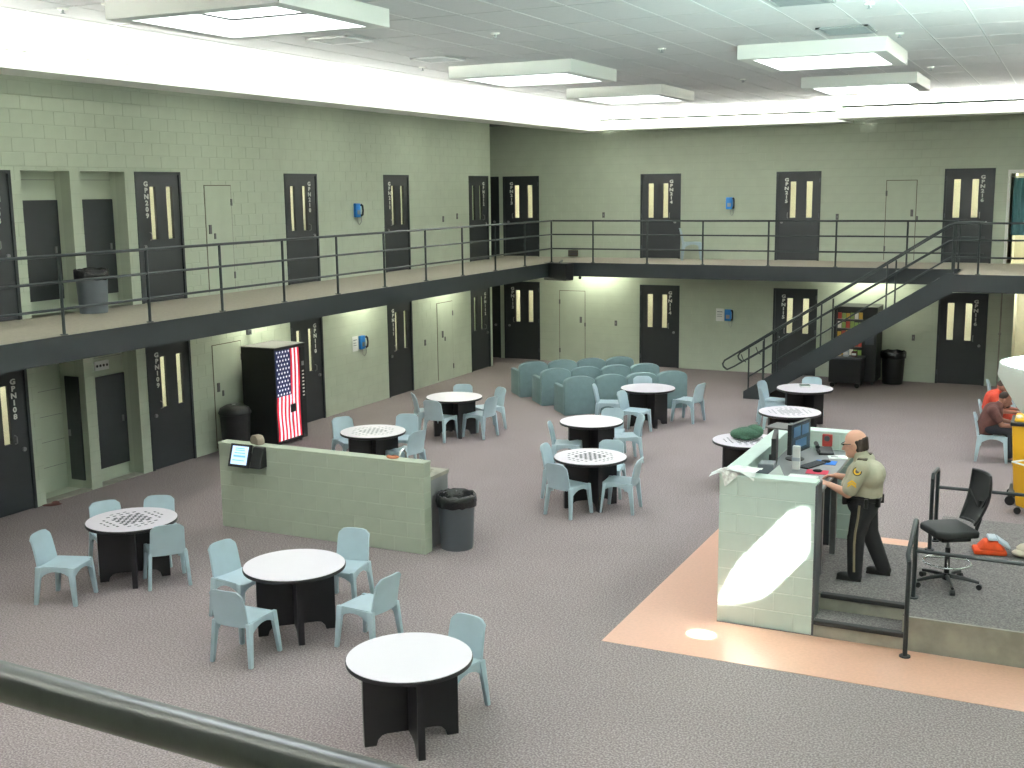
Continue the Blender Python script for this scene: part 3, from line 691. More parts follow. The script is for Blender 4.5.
# ------------------------------------------------------------------ plastic chairs
def make_chair():
    """local: faces +y, origin on the floor under the seat centre"""
    r = thing('plastic_chair', 'chair', 'chair')
    # seat: slightly dished slab with rounded front
    M = MB(); nx, ny = 7, 7; top = []; bot = []
    for j in range(ny):
        v = j/(ny-1); y = -0.20+0.42*v; rt = []; rb = []
        for i in range(nx):
            u = i/(nx-1)*2-1; w = 0.205+0.015*v
            z = 0.445-0.018*(1-u*u)*(1-(2*v-0.9)**2*0.8) - (0.02 if v > 0.95 else 0)
            rt.append((u*w,y,z)); rb.append((u*w,y,z-0.028))
        top.append(rt); bot.append(rb)
    M.grid(top); n0 = len(M.v); M.add([p for q in bot for p in q], [(j*nx+i,(j+1)*nx+i,(j+1)*nx+i+1,j*nx+i+1) for j in range(ny-1) for i in range(nx-1)])
    for i in range(nx-1):
        M.f.append((i+1, i, n0+i, n0+i+1)); k = (ny-1)*nx; M.f.append((k+i, k+i+1, n0+k+i+1, n0+k+i))
    for j in range(ny-1):
        M.f.append((j*nx, (j+1)*nx, n0+(j+1)*nx, n0+j*nx)); k = nx-1; M.f.append(((j+1)*nx+k, j*nx+k, n0+j*nx+k, n0+(j+1)*nx+k))
    # arched side aprons and front apron
    def apron(pa, pb, o):
        pa = Vector(pa); pb = Vector(pb); o = Vector(o); n = 8
        up = [pa.lerp(pb,i/n) for i in range(n+1)]
        lo = [pa.lerp(pb,i/n)-Vector((0,0,0.045+0.09*(abs(2*i/n-1))**2.2)) for i in range(n+1)]
        vs = up+lo+[p+o for p in up]+[p+o for p in lo]; m = n+1; fs = []
        for i in range(n):
            fs += [(i,i+1,m+i+1,m+i),(2*m+i+1,2*m+i,3*m+i,3*m+i+1),(m+i,m+i+1,3*m+i+1,3*m+i),(i+1,i,2*m+i,2*m+i+1)]
        M.add(vs, fs)
    for s in (-1,1): apron((s*0.215,-0.20,0.435),(s*0.218,0.21,0.435),(-s*0.02,0,0))
    apron((-0.215,0.215,0.43),(0.215,0.215,0.43),(0,-0.02,0))
    M.build('seat','chair',r,smooth=True,ang=50)
    # backrest: curved shell
    M = MB(); nu, nv = 9, 8; fr = []; bk = []
    for j in range(nv):
        v = j/(nv-1); z = 0.40+0.385*v; rf = []; rb = []
        for i in range(nu):
            u = i/(nu-1)*2-1
            w = 0.200-0.012*v; zz = z - (0.05*abs(u)**6 if v > 0.8 else 0)*(v-0.8)*5
            y = -0.205-0.075*v**1.2 - 0.03*(1-u*u)
            rf.append((u*w,y,zz)); rb.append((u*w*1.02,y-0.022,zz))
        fr.append(rf); bk.append(rb)
    M.add([p for q in fr for p in q],[(j*nu+i,(j+1)*nu+i,(j+1)*nu+i+1,j*nu+i+1) for j in range(nv-1) for i in range(nu-1)])
    n0 = len(M.v); M.add([p for q in bk for p in q],[(j*nu+i,j*nu+i+1,(j+1)*nu+i+1,(j+1)*nu+i) for j in range(nv-1) for i in range(nu-1)])
    for i in range(nu-1):
        M.f.append((i,i+1,n0+i+1,n0+i)); k = (nv-1)*nu; M.f.append((k+i+1,k+i,n0+k+i,n0+k+i+1))
    for j in range(nv-1):
        M.f.append(((j+1)*nu,j*nu,n0+j*nu,n0+(j+1)*nu)); k = nu-1; M.f.append((j*nu+k,(j+1)*nu+k,n0+(j+1)*nu+k,n0+j*nu+k))
    M.build('backrest','chair',r,smooth=True,ang=60)
    for s in (-1,1):
        for fwd in (1,-1):
            tx, ty = s*0.20, 0.185 if fwd > 0 else -0.205; bx_, by = s*0.232, 0.225 if fwd > 0 else -0.255
            a, b = 0.038, 0.021
            tops = [(tx-a*.6,ty-a,0.44),(tx+a*.6,ty-a,0.44),(tx+a*.6,ty+a,0.44),(tx-a*.6,ty+a,0.44)]
            bots = [(bx_-b,by-b,0),(bx_+b,by-b,0),(bx_+b,by+b,0),(bx_-b,by+b,0)]
            MB().hexa(bots,tops).build('leg','chair',r,bevel=0.008,smooth=True)
    return r
_first = make_chair(); _used = [False]
def chair(label, x, y, ang, z=0.0):
    """ang: compass of the facing direction in degrees (0 = +x)"""
    rz = math.radians(ang)-PI/2
    if not _used[0]:
        _used[0] = True; _first.location = (x,y,z); _first.rotation_euler = (0,0,rz); _first['label'] = label; _first['group'] = 'pale blue plastic chairs'; return _first
    return dup(_first, (x,y,z), rz, label, 'pale blue plastic chairs')
def chair_at(label, tx, ty, tname=None, ang=None):
    """tx,ty: the middle of the backrest's top edge (0.27 m behind the seat centre); facing the table unless an angle is given"""
    if ang is None:
        cx_, cy_ = TB[tname][:2]; ang = math.degrees(math.atan2(cy_-ty, cx_-tx))
    a = math.radians(ang); x, y = tx+0.27*math.cos(a), ty+0.27*math.sin(a)
    cx_, cy_ = TB[tname][:2]
    def clash(x, y):
        for k in range(2):
            t = math.radians(43)+k*PI/2
            for i in range(-40,41,2):
                px, py = cx_+i/100*math.cos(t)-x, cy_+i/100*math.sin(t)-y
                u = px*math.cos(a)+py*math.sin(a); v = -px*math.sin(a)+py*math.cos(a)
                if -0.20 < u < 0.215 and abs(v) < 0.20: return True
        return False
    n = 0
    while clash(x, y) and n < 9: x -= 0.02*math.cos(a); y -= 0.02*math.sin(a); n += 1
    return chair(label, x, y, ang)
P_ = 'pale blue plastic chair '
chair(P_+'pulled out on the left of the far left game table', 3.49, -19.19, 17)
chair_at(P_+'behind the far left game table, leftmost', 3.03,-18.04,'T3',-30)
chair_at(P_+'behind the far left game table, right one', 3.43,-17.64,'T3',-62)
chair(P_+'back to the viewer right of the far left game table', 4.13,-18.26, 140)
chair(P_+'seen from behind at the near left of the four chair table', 6.45,-19.67, 92)
chair_at(P_+'at the left rear of the four chair foreground table', 5.40,-18.72,'T2',-8)
chair_at(P_+'behind the four chair foreground table by the low wall', 6.46,-17.73,'T2',-82)
chair_at(P_+'at the right of the four chair foreground table', 7.66,-18.93,'T2',174)
chair_at(P_+'tucked behind the nearest plain table', 8.94,-19.63,'T1',-100)
chair_at(P_+'left of the table behind the low wall', 2.58,-12.2,'T4',-30)
chair_at(P_+'at the far right of the table behind the low wall', 3.47,-11.55,'T4',-70)
chair_at(P_+'at the near right of the table behind the low wall', 4.20,-12.66,'T4',168)
chair_at(P_+'at the left of the five chair table', 2.51,-9.66,'T5',42)
chair_at(P_+'seen from behind, near left of the five chair table', 3.22,-10.10,'T5',85)
chair_at(P_+'hidden behind the five chair table top', 2.9,-8.44,'T5',-70)
chair_at(P_+'at the far right of the five chair table', 3.76,-8.50,'T5',-125)
chair_at(P_+'seen from behind, near right of the five chair table', 4.02,-9.45,'T5',172)
chair_at(P_+'at the left of the middle game board table', 6.66,-12.79,'T6',5)
chair_at(P_+'seen from behind, near left of the middle game table', 7.34,-13.78,'T6',74)
chair_at(P_+'behind the middle game board table', 7.48,-12.18,'T6',-80)
chair_at(P_+'at the right of the middle game board table', 8.25,-13.12,'T6',185)
chair_at(P_+'at the left of the plain middle table', 6.22,-11.16,'T7',18)
chair_at(P_+'behind the plain middle table, half hidden', 6.56,-9.72,'T7',-75)
chair_at(P_+'at the right of the plain middle table', 7.05,-10.18,'T7',-145)
chair_at(P_+'left of the table by the lounge seats, farther one', 5.34,-7.45,'T8',15)
chair_at(P_+'in front of the table by the lounge seats facing right', 6.10,-7.98,'T8',-5)
chair_at(P_+'hidden behind the table by the lounge seats', 5.88,-6.20,'T8',-62)
chair_at(P_+'at the right of the table by the lounge seats facing left', 7.20,-6.57,'T8',168)
chair_at(P_+'left of the book table by the stairs, left one', 8.27,-5.87,'T11',-12)
chair_at(P_+'left of the book table by the stairs, right thin one', 8.58,-6.50,'T11',25)
chair_at(P_+'behind the book table by the stairs', 9.07,-5.03,'T11',-82)
chair(P_+'standing on the far upper walkway beside a door', 5.12, -0.42, 20, Z2)
chair(P_+'under the seated man in the brown shirt', 12.64, -7.75, 3)
chair(P_+'under the seated man in orange', 12.62, -6.45, 3)
chair(P_+'empty behind the seated man in orange', 12.60, -4.1, 0)

# ------------------------------------------------------------------ lounge seats
def make_lounge():
    r = thing('lounge_seat','seat','seat')
    n = 10; W2 = 0.335
    back = [(-W2,0.0),(W2,0.0)] + [(W2*math.cos(t), 0.66+0.14*math.sin(t)**0.8) for t in [PI*i/n for i in range(n+1)]]
    MB().prism(back,-0.36,-0.22,lambda a,b,c:(a,c,b)).build('backrest','sofa',r,bevel=0.02,smooth=True)
    MB().box(-0.23,0.23,-0.24,0.36,0.05,0.42).build('seat_block','sofa',r,bevel=0.03,smooth=True)
    am = MB().box(-0.055,0.055,-0.25,0.37,0.0,0.58).mesh('armrest',bevel=0.03,smooth=True)
    for s in (-1,1): obj('armrest', am, 'sofa', r, loc=(s*0.28,0,0))
    return r
lg = make_lounge(); first = True
ra = math.radians(42.2); e1 = Vector((math.cos(ra),math.sin(ra))); fv = Vector((-math.sin(ra),math.cos(ra)))
for row,(ox,oy) in enumerate([(4.68,-6.71),(3.80,-5.91),(2.92,-5.14)]):
    for k in range(4):
        p = Vector((ox,oy))+e1*(0.69*k)+fv*0.29
        lab = 'grey teal moulded lounge seat in the %s row, %s from the left' % (('front','middle','rear')[row], ('first','second','third','fourth')[k])
        if first: first = False; lg.location = (p.x,p.y,0); lg.rotation_euler = (0,0,ra); lg['label'] = lab; lg['group'] = 'lounge seats facing the corner television'
        else: dup(lg, (p.x,p.y,0), ra, lab, 'lounge seats facing the corner television')
# corner television
r = thing('television','black television hung under the far walkway corner','television',(2.40,-2.42,2.40), math.radians(-15))
MB().box(-0.35,0.35,-0.20,0.10,0.0,0.42).build('cabinet','blackp',r,bevel=0.02); MB().box(-0.30,0.30,0.10,0.106,0.05,0.37).build('screen_glass','leather',r); MB().cyl((0,0,0.42),(0,0.1,0.47),0.03).build('mount','steel',r)
r = thing('security_camera','small dome camera beside the corner television','camera',(2.80,-2.10,2.44)); MB().ball((0,0,0),0.04).build('dome','blackp',r,smooth=True); MB().cyl((0,0,0.02),(0,0.0,Z2-0.10-2.44),0.025).build('stem','beige',r)
r = thing('vent_plate','brown wall grille low on the far upper wall','grille',(1.6,0,Z2+0.02)); MB().box(0,0.28,-0.02,0,0,0.16).build('plate','tandark',r,bevel=0.005); MB().box(0.02,0.26,-0.024,-0.02,0.03,0.05).box(0.02,0.26,-0.024,-0.02,0.07,0.09).box(0.02,0.26,-0.024,-0.02,0.11,0.13).build('louvre','darkgrey',r)

# ------------------------------------------------------------------ low block wall with kiosk, sink cabinet and bin
lw = thing('low_wall','low sage block wall standing between the tables on the left','low wall')
MB().box(3.206,6.454,-16.115,-15.945,0,1.15).build('core','joint',lw)
lb = {}
for j in range(6):
    z0, z1 = j*0.2+0.004, min((j+1)*0.2-0.004,1.17)
    k = -1
    while True:
        a0 = 3.20+(k*0.4)+(0.2 if j%2 else 0); k += 1
        a1 = min(a0+0.3975,6.46); a0 = max(a0,3.20)
        if a0 >= 6.44: break
        if a1-a0 < 0.03: continue
        key = (round(a1-a0,3), round(z1-z0,3))
        if key not in lb: lb[key] = MB().box(0,key[0],-16.12,-15.94,0,key[1]).mesh('block',bevel=0.003,seg=1)
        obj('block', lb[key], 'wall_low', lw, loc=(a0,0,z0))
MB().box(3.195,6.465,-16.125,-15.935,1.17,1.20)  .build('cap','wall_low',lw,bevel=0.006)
# kiosk
r = thing('tablet_kiosk','lit tablet kiosk on a black bracket fixed to the low block wall','kiosk',(3.72,-16.125,0.92))
bz = MB().add([(-0.24,-0.16,0.0),(0.10,-0.16,0.0),(0.10,-0.06,0.30),(-0.24,-0.06,0.30),(-0.24,-0.13,-0.01),(0.10,-0.13,-0.01),(0.10,-0.03,0.29),(-0.24,-0.03,0.29)],[(0,1,2,3),(7,6,5,4),(0,4,5,1),(1,5,6,2),(2,6,7,3),(3,7,4,0)]).build('bezel','blackp',r)
MB().add([(-0.205,-0.151,0.035),(0.065,-0.151,0.035),(0.065,-0.072,0.272),(-0.205,-0.072,0.272)],[(0,1,2,3)]).build('tablet_screen','screen',bz)
ln = MB()
for t,a,b in ((0.85,-0.15,0.0),(0.75,-0.15,0.01),(0.6,-0.16,0.02),(0.45,-0.17,0.03),(0.4,-0.17,0.03),(0.2,-0.18,0.02)):
    y = -0.152+0.079*t; z = 0.035+0.237*t; ln.add([(a,y,z),(b,y,z),(b,y+0.004,z+0.013),(a,y+0.004,z+0.013)],[(0,1,2,3)])
ln.build('screen_text','screenline',bz)
MB().prism([(0,0.0),(0,0.28),(-0.06,0.27),(-0.16,0.0)],0.12,0.30,lambda a,b,c:(c,a,b)).build('handset_cradle','blackp',r,bevel=0.01); MB().box(-0.1,0.05,-0.09,0,0.05,0.2).build('bracket','blackp',r)
r = thing('kiosk_sensor','beige rounded scanner box standing on the low wall above the kiosk','box',(3.80,-16.03,1.20),math.radians(-20)); MB().prism([(-0.10,0),(0.10,0),(0.10,0.08),(0.05,0.13),(-0.05,0.13),(-0.10,0.08)],-0.06,0.06,lambda a,b,c:(a,c,b)).build('shell','tanbox',r,bevel=0.02,smooth=True); MB().box(-0.108,-0.098,-0.05,0.05,0.02,0.07).build('window','blackp',r)
r = thing('rust_rag','crumpled small rust coloured rag lying on the low wall top','rag',(5.95,-16.03,1.20)); M = MB()
M.ball((0,0,0.012),0.08,0.05,0.02).ball((0.04,0.01,0.016),0.05,0.04,0.02); M.build('rag_cloth','rust',r,smooth=True); MB().ball((-0.05,0.0,0.018),0.035,0.03,0.02).build('fold','rust',r,smooth=True)
# sink cabinet behind the wall
r = thing('sink_cabinet','grey steel sink cabinet behind the low block wall','cabinet',(6.34,-15.93,0))
MB().box(-1.6,0.05,0.0,0.56,0.0,0.90).build('body','counter',r,bevel=0.006)
MB().box(-1.6,0.06,0.0,0.08,0.90,0.95).box(-1.6,0.06,0.48,0.57,0.90,0.95).box(-0.1,0.06,0.08,0.48,0.90,0.95).box(-1.6,-1.0,0.08,0.48,0.90,0.95).build('rim','concrete',r)
MB().box(-1.0,-0.1,0.08,0.48,0.80,0.81).build('basin','steel',r); MB().tube([(-0.55,0.5,0.93),(-0.55,0.5,1.13),(-0.55,0.44,1.19),(-0.55,0.36,1.17),(-0.55,0.34,1.12)],0.014,8).build('tap','chrome',r,smooth=True)
def bin_(label, x, y, z, rad, h, m, liner=True):
    r = thing('waste_bin', label, 'bin', (x,y,z))
    MB().lathe([(rad*0.84,0.0),(rad*0.86,0.02),(rad*0.98,h*0.9),(rad,h*0.96),(rad*1.03,h*0.97),(rad*1.03,h),(rad*0.96,h),(rad*0.82,0.05)],28).build('tub',m,r,smooth=True)
    if liner:
        n = 40; rows = []
        for t,(k,zz) in enumerate([(0.86,h-0.14),(0.95,h+0.01),(1.0,h+0.025),(1.07,h+0.005),(1.075,h-0.07),(1.06,h-0.13)]):
            rows.append([((rad*k+random.uniform(-0.008,0.008))*math.cos(2*PI*i/n),(rad*k+random.uniform(-0.008,0.008))*math.sin(2*PI*i/n),zz+random.uniform(-0.012,0.012)) for i in range(n)])
        for q in rows: q.append(q[0])
        MB().grid(rows).build('liner','bag',r,smooth=True,ang=180)
    else:
        MB().lathe([(rad*1.06,h-0.02),(rad*1.08,h),(rad*0.95,h+0.08),(rad*0.6,h+0.13),(rad*0.3,h+0.12)],28).build('lid','blackp',r,smooth=True)
        MB().lathe([(rad*0.29,h+0.121),(rad*0.29,h+0.125)],20).build('lid_hole','leather',r); MB().box(-rad*0.6,-rad*0.2,rad*0.2,rad*0.5,h+0.12,h+0.126).build('paper_on_lid','paper',r)
    return r
bin_('grey round bin with black liner at the end of the low block wall', 6.67,-15.66,0,0.245,0.70,'darkgrey')
bin_('grey round bin with black liner on the left upper walkway', 0.30,-15.38,Z2,0.24,0.64,'cangrey')
bin_('black round bin with domed lid beside the flag machine', 0.40,-12.36,0,0.27,0.74,'blackp',False)
bin_('black square shouldered bin under the stairs beside the snack machine', 10.02,-0.40,0,0.27,0.74,'blackp')

# ------------------------------------------------------------------ flag vending machine
r = thing('drink_machine','black drink machine with a lit flag front against the left wall','vending machine',(0.16,-11.82,0))
MB().box(0,0.74,0,0.92,0.06,1.83).build('cabinet','blackp',r,bevel=0.008)
MB().box(0,0.75,0,0.93,1.83,1.84).build('top_plate','soffit',r)
for a in (0.08,0.64):
    for b in (0.06,0.82): MB().cyl((a,b+0.02,0),(a,b+0.02,0.06),0.03,n=8).build('foot','steel',r)
fx0 = 0.742; fw = 0.70; fz0, fz1 = 0.12, 1.78
fp = MB().box(0.74,fx0,0.03,0.03+fw,fz0,fz1).build('flag_panel','blackp',r)
sw_ = fw/13
for i in range(13):
    z1_ = fz1; z0_ = fz0
    if i < 8: z1_ = fz0+(fz1-fz0)*0.49
    M = MB(); n = 10
    pts = [[(fx0+0.002, 0.03+i*sw_+e*sw_+0.012*math.sin(q/n*7+i*0.2), z0_+(z1_-z0_)*q/n) for e in (0,1)] for q in range(n+1)]
    M.grid(pts).build('stripe','fl_red' if i%2 == 0 else 'fl_white',fp)
cw = sw_*8; cz0 = fz0+(fz1-fz0)*0.49
ct = MB().box(fx0,fx0+0.003,0.03,0.03+cw,cz0,fz1).build('canton','fl_blue',r)
star = []
for i in range(10):
    q = 0.030 if i%2 == 0 else 0.013; star.append((q*math.sin(i*PI/5), q*math.cos(i*PI/5)))
sm = MB().prism(star,0,0.001,lambda a,b,c:(c,a,b)).mesh('star')
for row in range(11):
    cnt = 5 if row%2 == 0 else 4
    for c_ in range(cnt):
        y = 0.03+cw*((c_+0.5)/5 if cnt == 5 else (c_+1)/5); z = cz0+(fz1-cz0)*(row+0.5)/11
        obj('star', sm, 'fl_white', ct, loc=(fx0+0.004,y,z))
MB().box(0.742,0.75,0.42,0.58,0.60,0.75).build('delivery_slot','leather',r)
sp = MB().box(0.74,0.752,0.76,0.90,0.10,1.76).build('selection_panel','blackm',r)
bmx = MB().box(0.752,0.758,0,0.05,0,0.025).mesh('button')
for i in range(8): obj('button', bmx, 'snack_w', sp, loc=(0,0.80,0.85+i*0.065))
MB().box(0.752,0.757,0.79,0.86,1.42,1.5).build('coin_plate','steel',sp)
r = thing('wall_socket_box','small grey box on the wall above the flag machine','box',(0,-11.4,2.0),PI/2); MB().box(-0.05,0.05,-0.06,0,0,0.09).build('shell','darkgrey',r,bevel=0.006); MB().box(-0.02,0.02,-0.064,-0.06,0.02,0.06).build('lens','blackp',r)
# snack machine behind the stairs
r = thing('snack_machine','black snack vending machine with coloured packs behind the stairs','vending machine',(8.72,-0.90,0))
c_ = MB()
c_.box(0,0.98,0.06,0.86,0.08,1.82).box(0,0.06,0,0.06,0.08,1.82).box(0.66,0.98,0,0.06,0.08,1.82).box(0.06,0.66,0,0.06,0.08,0.62).box(0.06,0.66,0,0.06,1.74,1.82)
c_.build('cabinet','blackp',r)
for a in (0.08,0.9):
    for b in (0.1,0.78): MB().cyl((a,b,0),(a,b,0.08),0.03,n=8).build('foot','steel',r)
for j in range(5):
    sh = MB().box(0.07,0.65,0.03,0.059,0.66+j*0.215,0.67+j*0.215).build('shelf','steel',r)
    for i in range(6):
        m_ = random.choice(['snack_y','snack_r','snack_b','snack_w','snack_g','snack_r','snack_y'])
        MB().box(0.085+i*0.095,0.165+i*0.095,0.032,0.058,0.672+j*0.215,0.80+j*0.215+random.uniform(0,0.03)).build('snack_pack',m_,sh)
MB().box(0.72,0.92,-0.004,0,0.95,1.35).build('keypad_panel','darkgrey',r); MB().box(0.76,0.88,-0.007,-0.004,1.24,1.30).build('display','screendark',r); MB().box(0.12,0.6,-0.004,0,0.28,0.46).build('delivery_flap','darkgrey',r)
r = thing('bench_cart','black low cart with stacked items in front of the snack machine','cart',(8.74,-1.47,0))
MB().box(0,0.72,0,0.5,0.12,0.66).build('body','blackp',r,bevel=0.01); MB().box(-0.02,0.74,-0.02,0.52,0.66,0.70).build('top_tray','darkgrey',r,bevel=0.008)
wm = MB().cyl((0,-0.02,0.055),(0,0.02,0.055),0.055,n=14).mesh('wheel')
for a in (0.08,0.64):
    for b in (0.06,0.44): obj('wheel', wm, 'leather', r, loc=(a,b,0))
for k,(x,y,hh,m_) in enumerate([(8.90,-1.2,0.10,'beige'),(9.08,-1.22,0.16,'greycloth'),(9.26,-1.18,0.12,'brown')]):
    q = thing('supply_pack',['beige','grey','brown'][k]+' supply pack on the black low cart','pack',(x,y,0.70)); MB().box(-0.06,0.06,-0.07,0.07,0,hh).build('wrap',m_,q,bevel=0.015); MB().box(-0.05,0.05,-0.073,-0.07,hh*0.3,hh*0.7).build('label_patch','paper',q)

# ------------------------------------------------------------------ officer station
pl = thing('station_platform','raised carpeted platform of the officer station','platform')
MB().box(10.66,11.48,-16.64,-14.46,0,0.345).box(11.48,12.36,-16.50,-14.46,0,0.345).box(12.36,14.6,-16.84,-12.95,0,0.345).build('base','concrete',pl)
MB().box(10.66,11.48,-16.64,-14.46,0.345,0.352).box(11.48,12.36,-16.50,-14.46,0.345,0.352).box(12.36,14.6,-16.82,-12.95,0.345,0.352).build('carpet_top','carpet_dark',pl)
MB().box(11.495,12.40,-16.86,-16.50,0,0.172).build('step','concrete',pl)
MB().box(11.495,12.40,-16.86,-16.50,0.172,0.178).build('step_carpet','carpet_dark',pl)
MB().box(11.495,12.40,-16.885,-16.80,0.135,0.182).build('nosing','blackm',pl,bevel=0.008); MB().box(11.495,12.38,-16.535,-16.45,0.31,0.356).build('nosing','blackm',pl,bevel=0.008)
MB().box(12.40,14.6,-16.85,-16.82,0.33,0.352).build('edge_strip','concrete',pl)
# counter walls
cw_ = thing('station_counter','pale green block counter wall of the officer station','counter')
core = MB().box(10.475,11.465,-16.825,-16.66,0,1.58).box(10.475,10.635,-16.66,-14.06,0,1.58).box(10.635,11.45,-14.24,-14.06,0,1.58).build('core','joint_pale',cw_)
def cblocks(axis, a_lo, a_hi, p0, p1):
    cache = {}
    for j in range(8):
        z0, z1 = j*0.2+0.004, min((j+1)*0.2-0.004,1.585); k = -1
        while True:
            a0 = a_lo+k*0.4+(0.2 if j%2 else 0); k += 1
            a1 = min(a0+0.3975,a_hi); a0 = max(a0,a_lo)
            if a0 >= a_hi-0.02: break
            if a1-a0 < 0.03: continue
            key = (round(a1-a0,3), round(z1-z0,3))
            if key not in cache:
                M = MB(); M.box(0,key[0],p0,p1,0,key[1]) if axis == 'x' else M.box(p0,p1,0,key[0],0,key[1])
                cache[key] = M.mesh('block',bevel=0.003,seg=1)
            obj('block', cache[key], 'wall_pale', cw_, loc=(a0,0,z0) if axis == 'x' else (0,a0,z0))
cblocks('x',10.47,11.47,-16.83,-16.655); cblocks('y',-16.65,-14.05,10.47,10.64); cblocks('x',10.645,11.45,-14.245,-14.055)
MB().box(10.465,11.475,-16.835,-16.65,1.585,1.62).box(10.465,10.645,-16.65,-14.05,1.585,1.62).box(10.645,11.455,-14.25,-14.05,1.585,1.62).build('cap','wall_pale',cw_,bevel=0.006)
MB().box(11.466,11.49,-16.83,-16.60,0,1.60).build('end_strip','darkgrey',cw_)
# desk
dk = thing('station_desk','grey standing height desk inside the officer station','desk')
MB().box(10.65,11.42,-16.64,-14.26,1.36,1.40).build('worktop','counter',dk,bevel=0.006)
MB().box(10.66,11.30,-16.60,-16.10,0.352,1.36).build('pedestal','darkgrey',dk); MB().box(10.66,11.25,-14.80,-14.30,0.352,1.36).build('pedestal','darkgrey',dk)
for y in (-15.9,-15.1): MB().box(11.32,11.38,y-0.03,y+0.03,0.352,1.36).build('leg','steel',dk)
def monitor(label, loc, rz, lit):
    r = thing('monitor', label, 'monitor', loc, rz)
    MB().box(-0.26,0.26,-0.02,0.03,0.10,0.46).build('bezel','blackp',r,bevel=0.006)
    s_ = MB().box(-0.24,0.24,-0.022,-0.019,0.125,0.445).build('display', lit, r)
    if lit == 'screendark':
        q = MB(); q.box(-0.2,-0.02,-0.0235,-0.022,0.30,0.42).box(0.02,0.2,-0.0235,-0.022,0.30,0.42).box(-0.15,0.15,-0.0235,-0.022,0.16,0.26).build('windows_shown','screendim',s_)
    MB().cyl((0,0.05,0.01),(0,0.04,0.22),0.025).build('stand','blackp',r); MB().lathe([(0.11,0),(0.11,0.012),(0.03,0.02)],20,c=(0,0.05,0)).build('foot','blackp',r,smooth=True)
monitor('dark computer monitor facing the officer on the station desk',(10.90,-14.95,1.40),math.radians(77),'screendark')
monitor('black monitor seen from the side near the station wall',(10.80,-15.75,1.33+0.07),math.radians(100),'blackm')
r = thing('grey_terminal','pale grey terminal case standing behind the counter front','terminal',(10.80,-16.20,1.40),math.radians(95)); MB().prism([(-0.12,0),(0.12,0),(0.06,0.24),(-0.10,0.24)],-0.10,0.10,lambda a,b,c:(c,a,b)).build('case','cangrey',r,bevel=0.01); MB().box(-0.07,0.07,-0.125,-0.118,0.03,0.16).build('face','darkgrey',r)
r = thing('white_tower','white paper stack standing between the monitors','paper stack',(10.97,-15.42,1.40)); MB().box(-0.04,0.04,-0.03,0.03,0,0.27).build('sheets','paper',r); MB().box(-0.045,0.045,-0.035,-0.03,0.1,0.14).build('band','greycloth',r)
for k,(lab,x,y,m_,rz) in enumerate([('red mouse pad near the officer hands',11.22,-15.48,'mousered',0.1),('blue mouse pad behind the red one',11.22,-14.98,'mouseblue',0.05)]):
    q = thing('mouse_pad',lab,'mouse pad',(x,y,1.40),rz); MB().box(-0.12,0.12,-0.10,0.10,0,0.004).build('mat',m_,q); MB().box(-0.122,0.122,-0.102,0.102,0,0.002).build('base','blackp',q)
    q2 = thing('computer_mouse','black mouse on the %s' % ('red pad' if k == 0 else 'blue pad'),'mouse',(x,y+0.01,1.404),rz); MB().ball((0,0,0.014),0.055,0.03,0.018).build('shell','blackp',q2,smooth=True); MB().box(0.02,0.03,-0.003,0.003,0.028,0.034).build('wheel','darkgrey',q2)
q = thing('keyboard','black keyboard lying before the monitor','keyboard',(11.10,-15.18,1.40),math.radians(70)); MB().box(-0.20,0.20,-0.07,0.07,0,0.018).build('tray','blackp',q,bevel=0.004)
km = MB().box(-0.008,0.008,-0.008,0.008,0,0.006).mesh('key')
for i in range(14):
    for j in range(4): obj('key', km, 'darkgrey', q, loc=(-0.175+i*0.027,-0.045+j*0.028,0.018))
q = thing('desk_phone','black desk phone with coiled cord behind the blue pad','phone',(11.12,-14.50,1.40),math.radians(20)); MB().prism([(-0.10,0),(0.10,0),(0.10,0.07),(-0.10,0.03)],-0.09,0.09,lambda a,b,c:(c,a,b)).build('body','blackp',q,bevel=0.008); MB().tube([(-0.10,-0.06,0.09),(-0.10,0,0.12),(-0.10,0.07,0.11)],[0.028,0.02,0.028],8).build('handset','blackp',q,smooth=True); MB().tube([(-0.1+0.02*math.cos(t*1.5),-0.08-0.006*t,0.06+0.02*math.sin(t*1.5)) for t in range(14)],0.006,6).build('cord','blackp',q)
q = thing('desk_papers','white paper sheets at the far end of the desk','paper',(11.30,-14.66,1.40),0.3); MB().box(-0.11,0.11,-0.08,0.08,0,0.006).build('sheet','paper',q); MB().box(-0.02,0.09,-0.05,0.09,0.006,0.012).build('top_sheet','paper',q); MB().box(-0.08,0.0,-0.02,0.0,0.012,0.014).build('pen','blackp',q)
q = thing('alarm_box','red alarm box on the inner face of the counter','alarm box',(11.10,-14.252,1.40)); MB().box(-0.06,0.06,-0.04,0,0.04,0.19).build('case','red',q,bevel=0.008); MB().cyl((0,-0.04,0.14),(0,-0.05,0.14),0.035).build('bell','darkgrey',q)
q = thing('clipboard','grey clipboard lying on the far corner of the counter','clipboard',(10.60,-14.22,1.622),math.radians(-12)); MB().box(-0.22,0.20,-0.17,0.17,0,0.02).build('board','soffit',q,bevel=0.003); MB().box(-0.04,0.04,0.14,0.17,0.02,0.032).build('clip','steel',q)
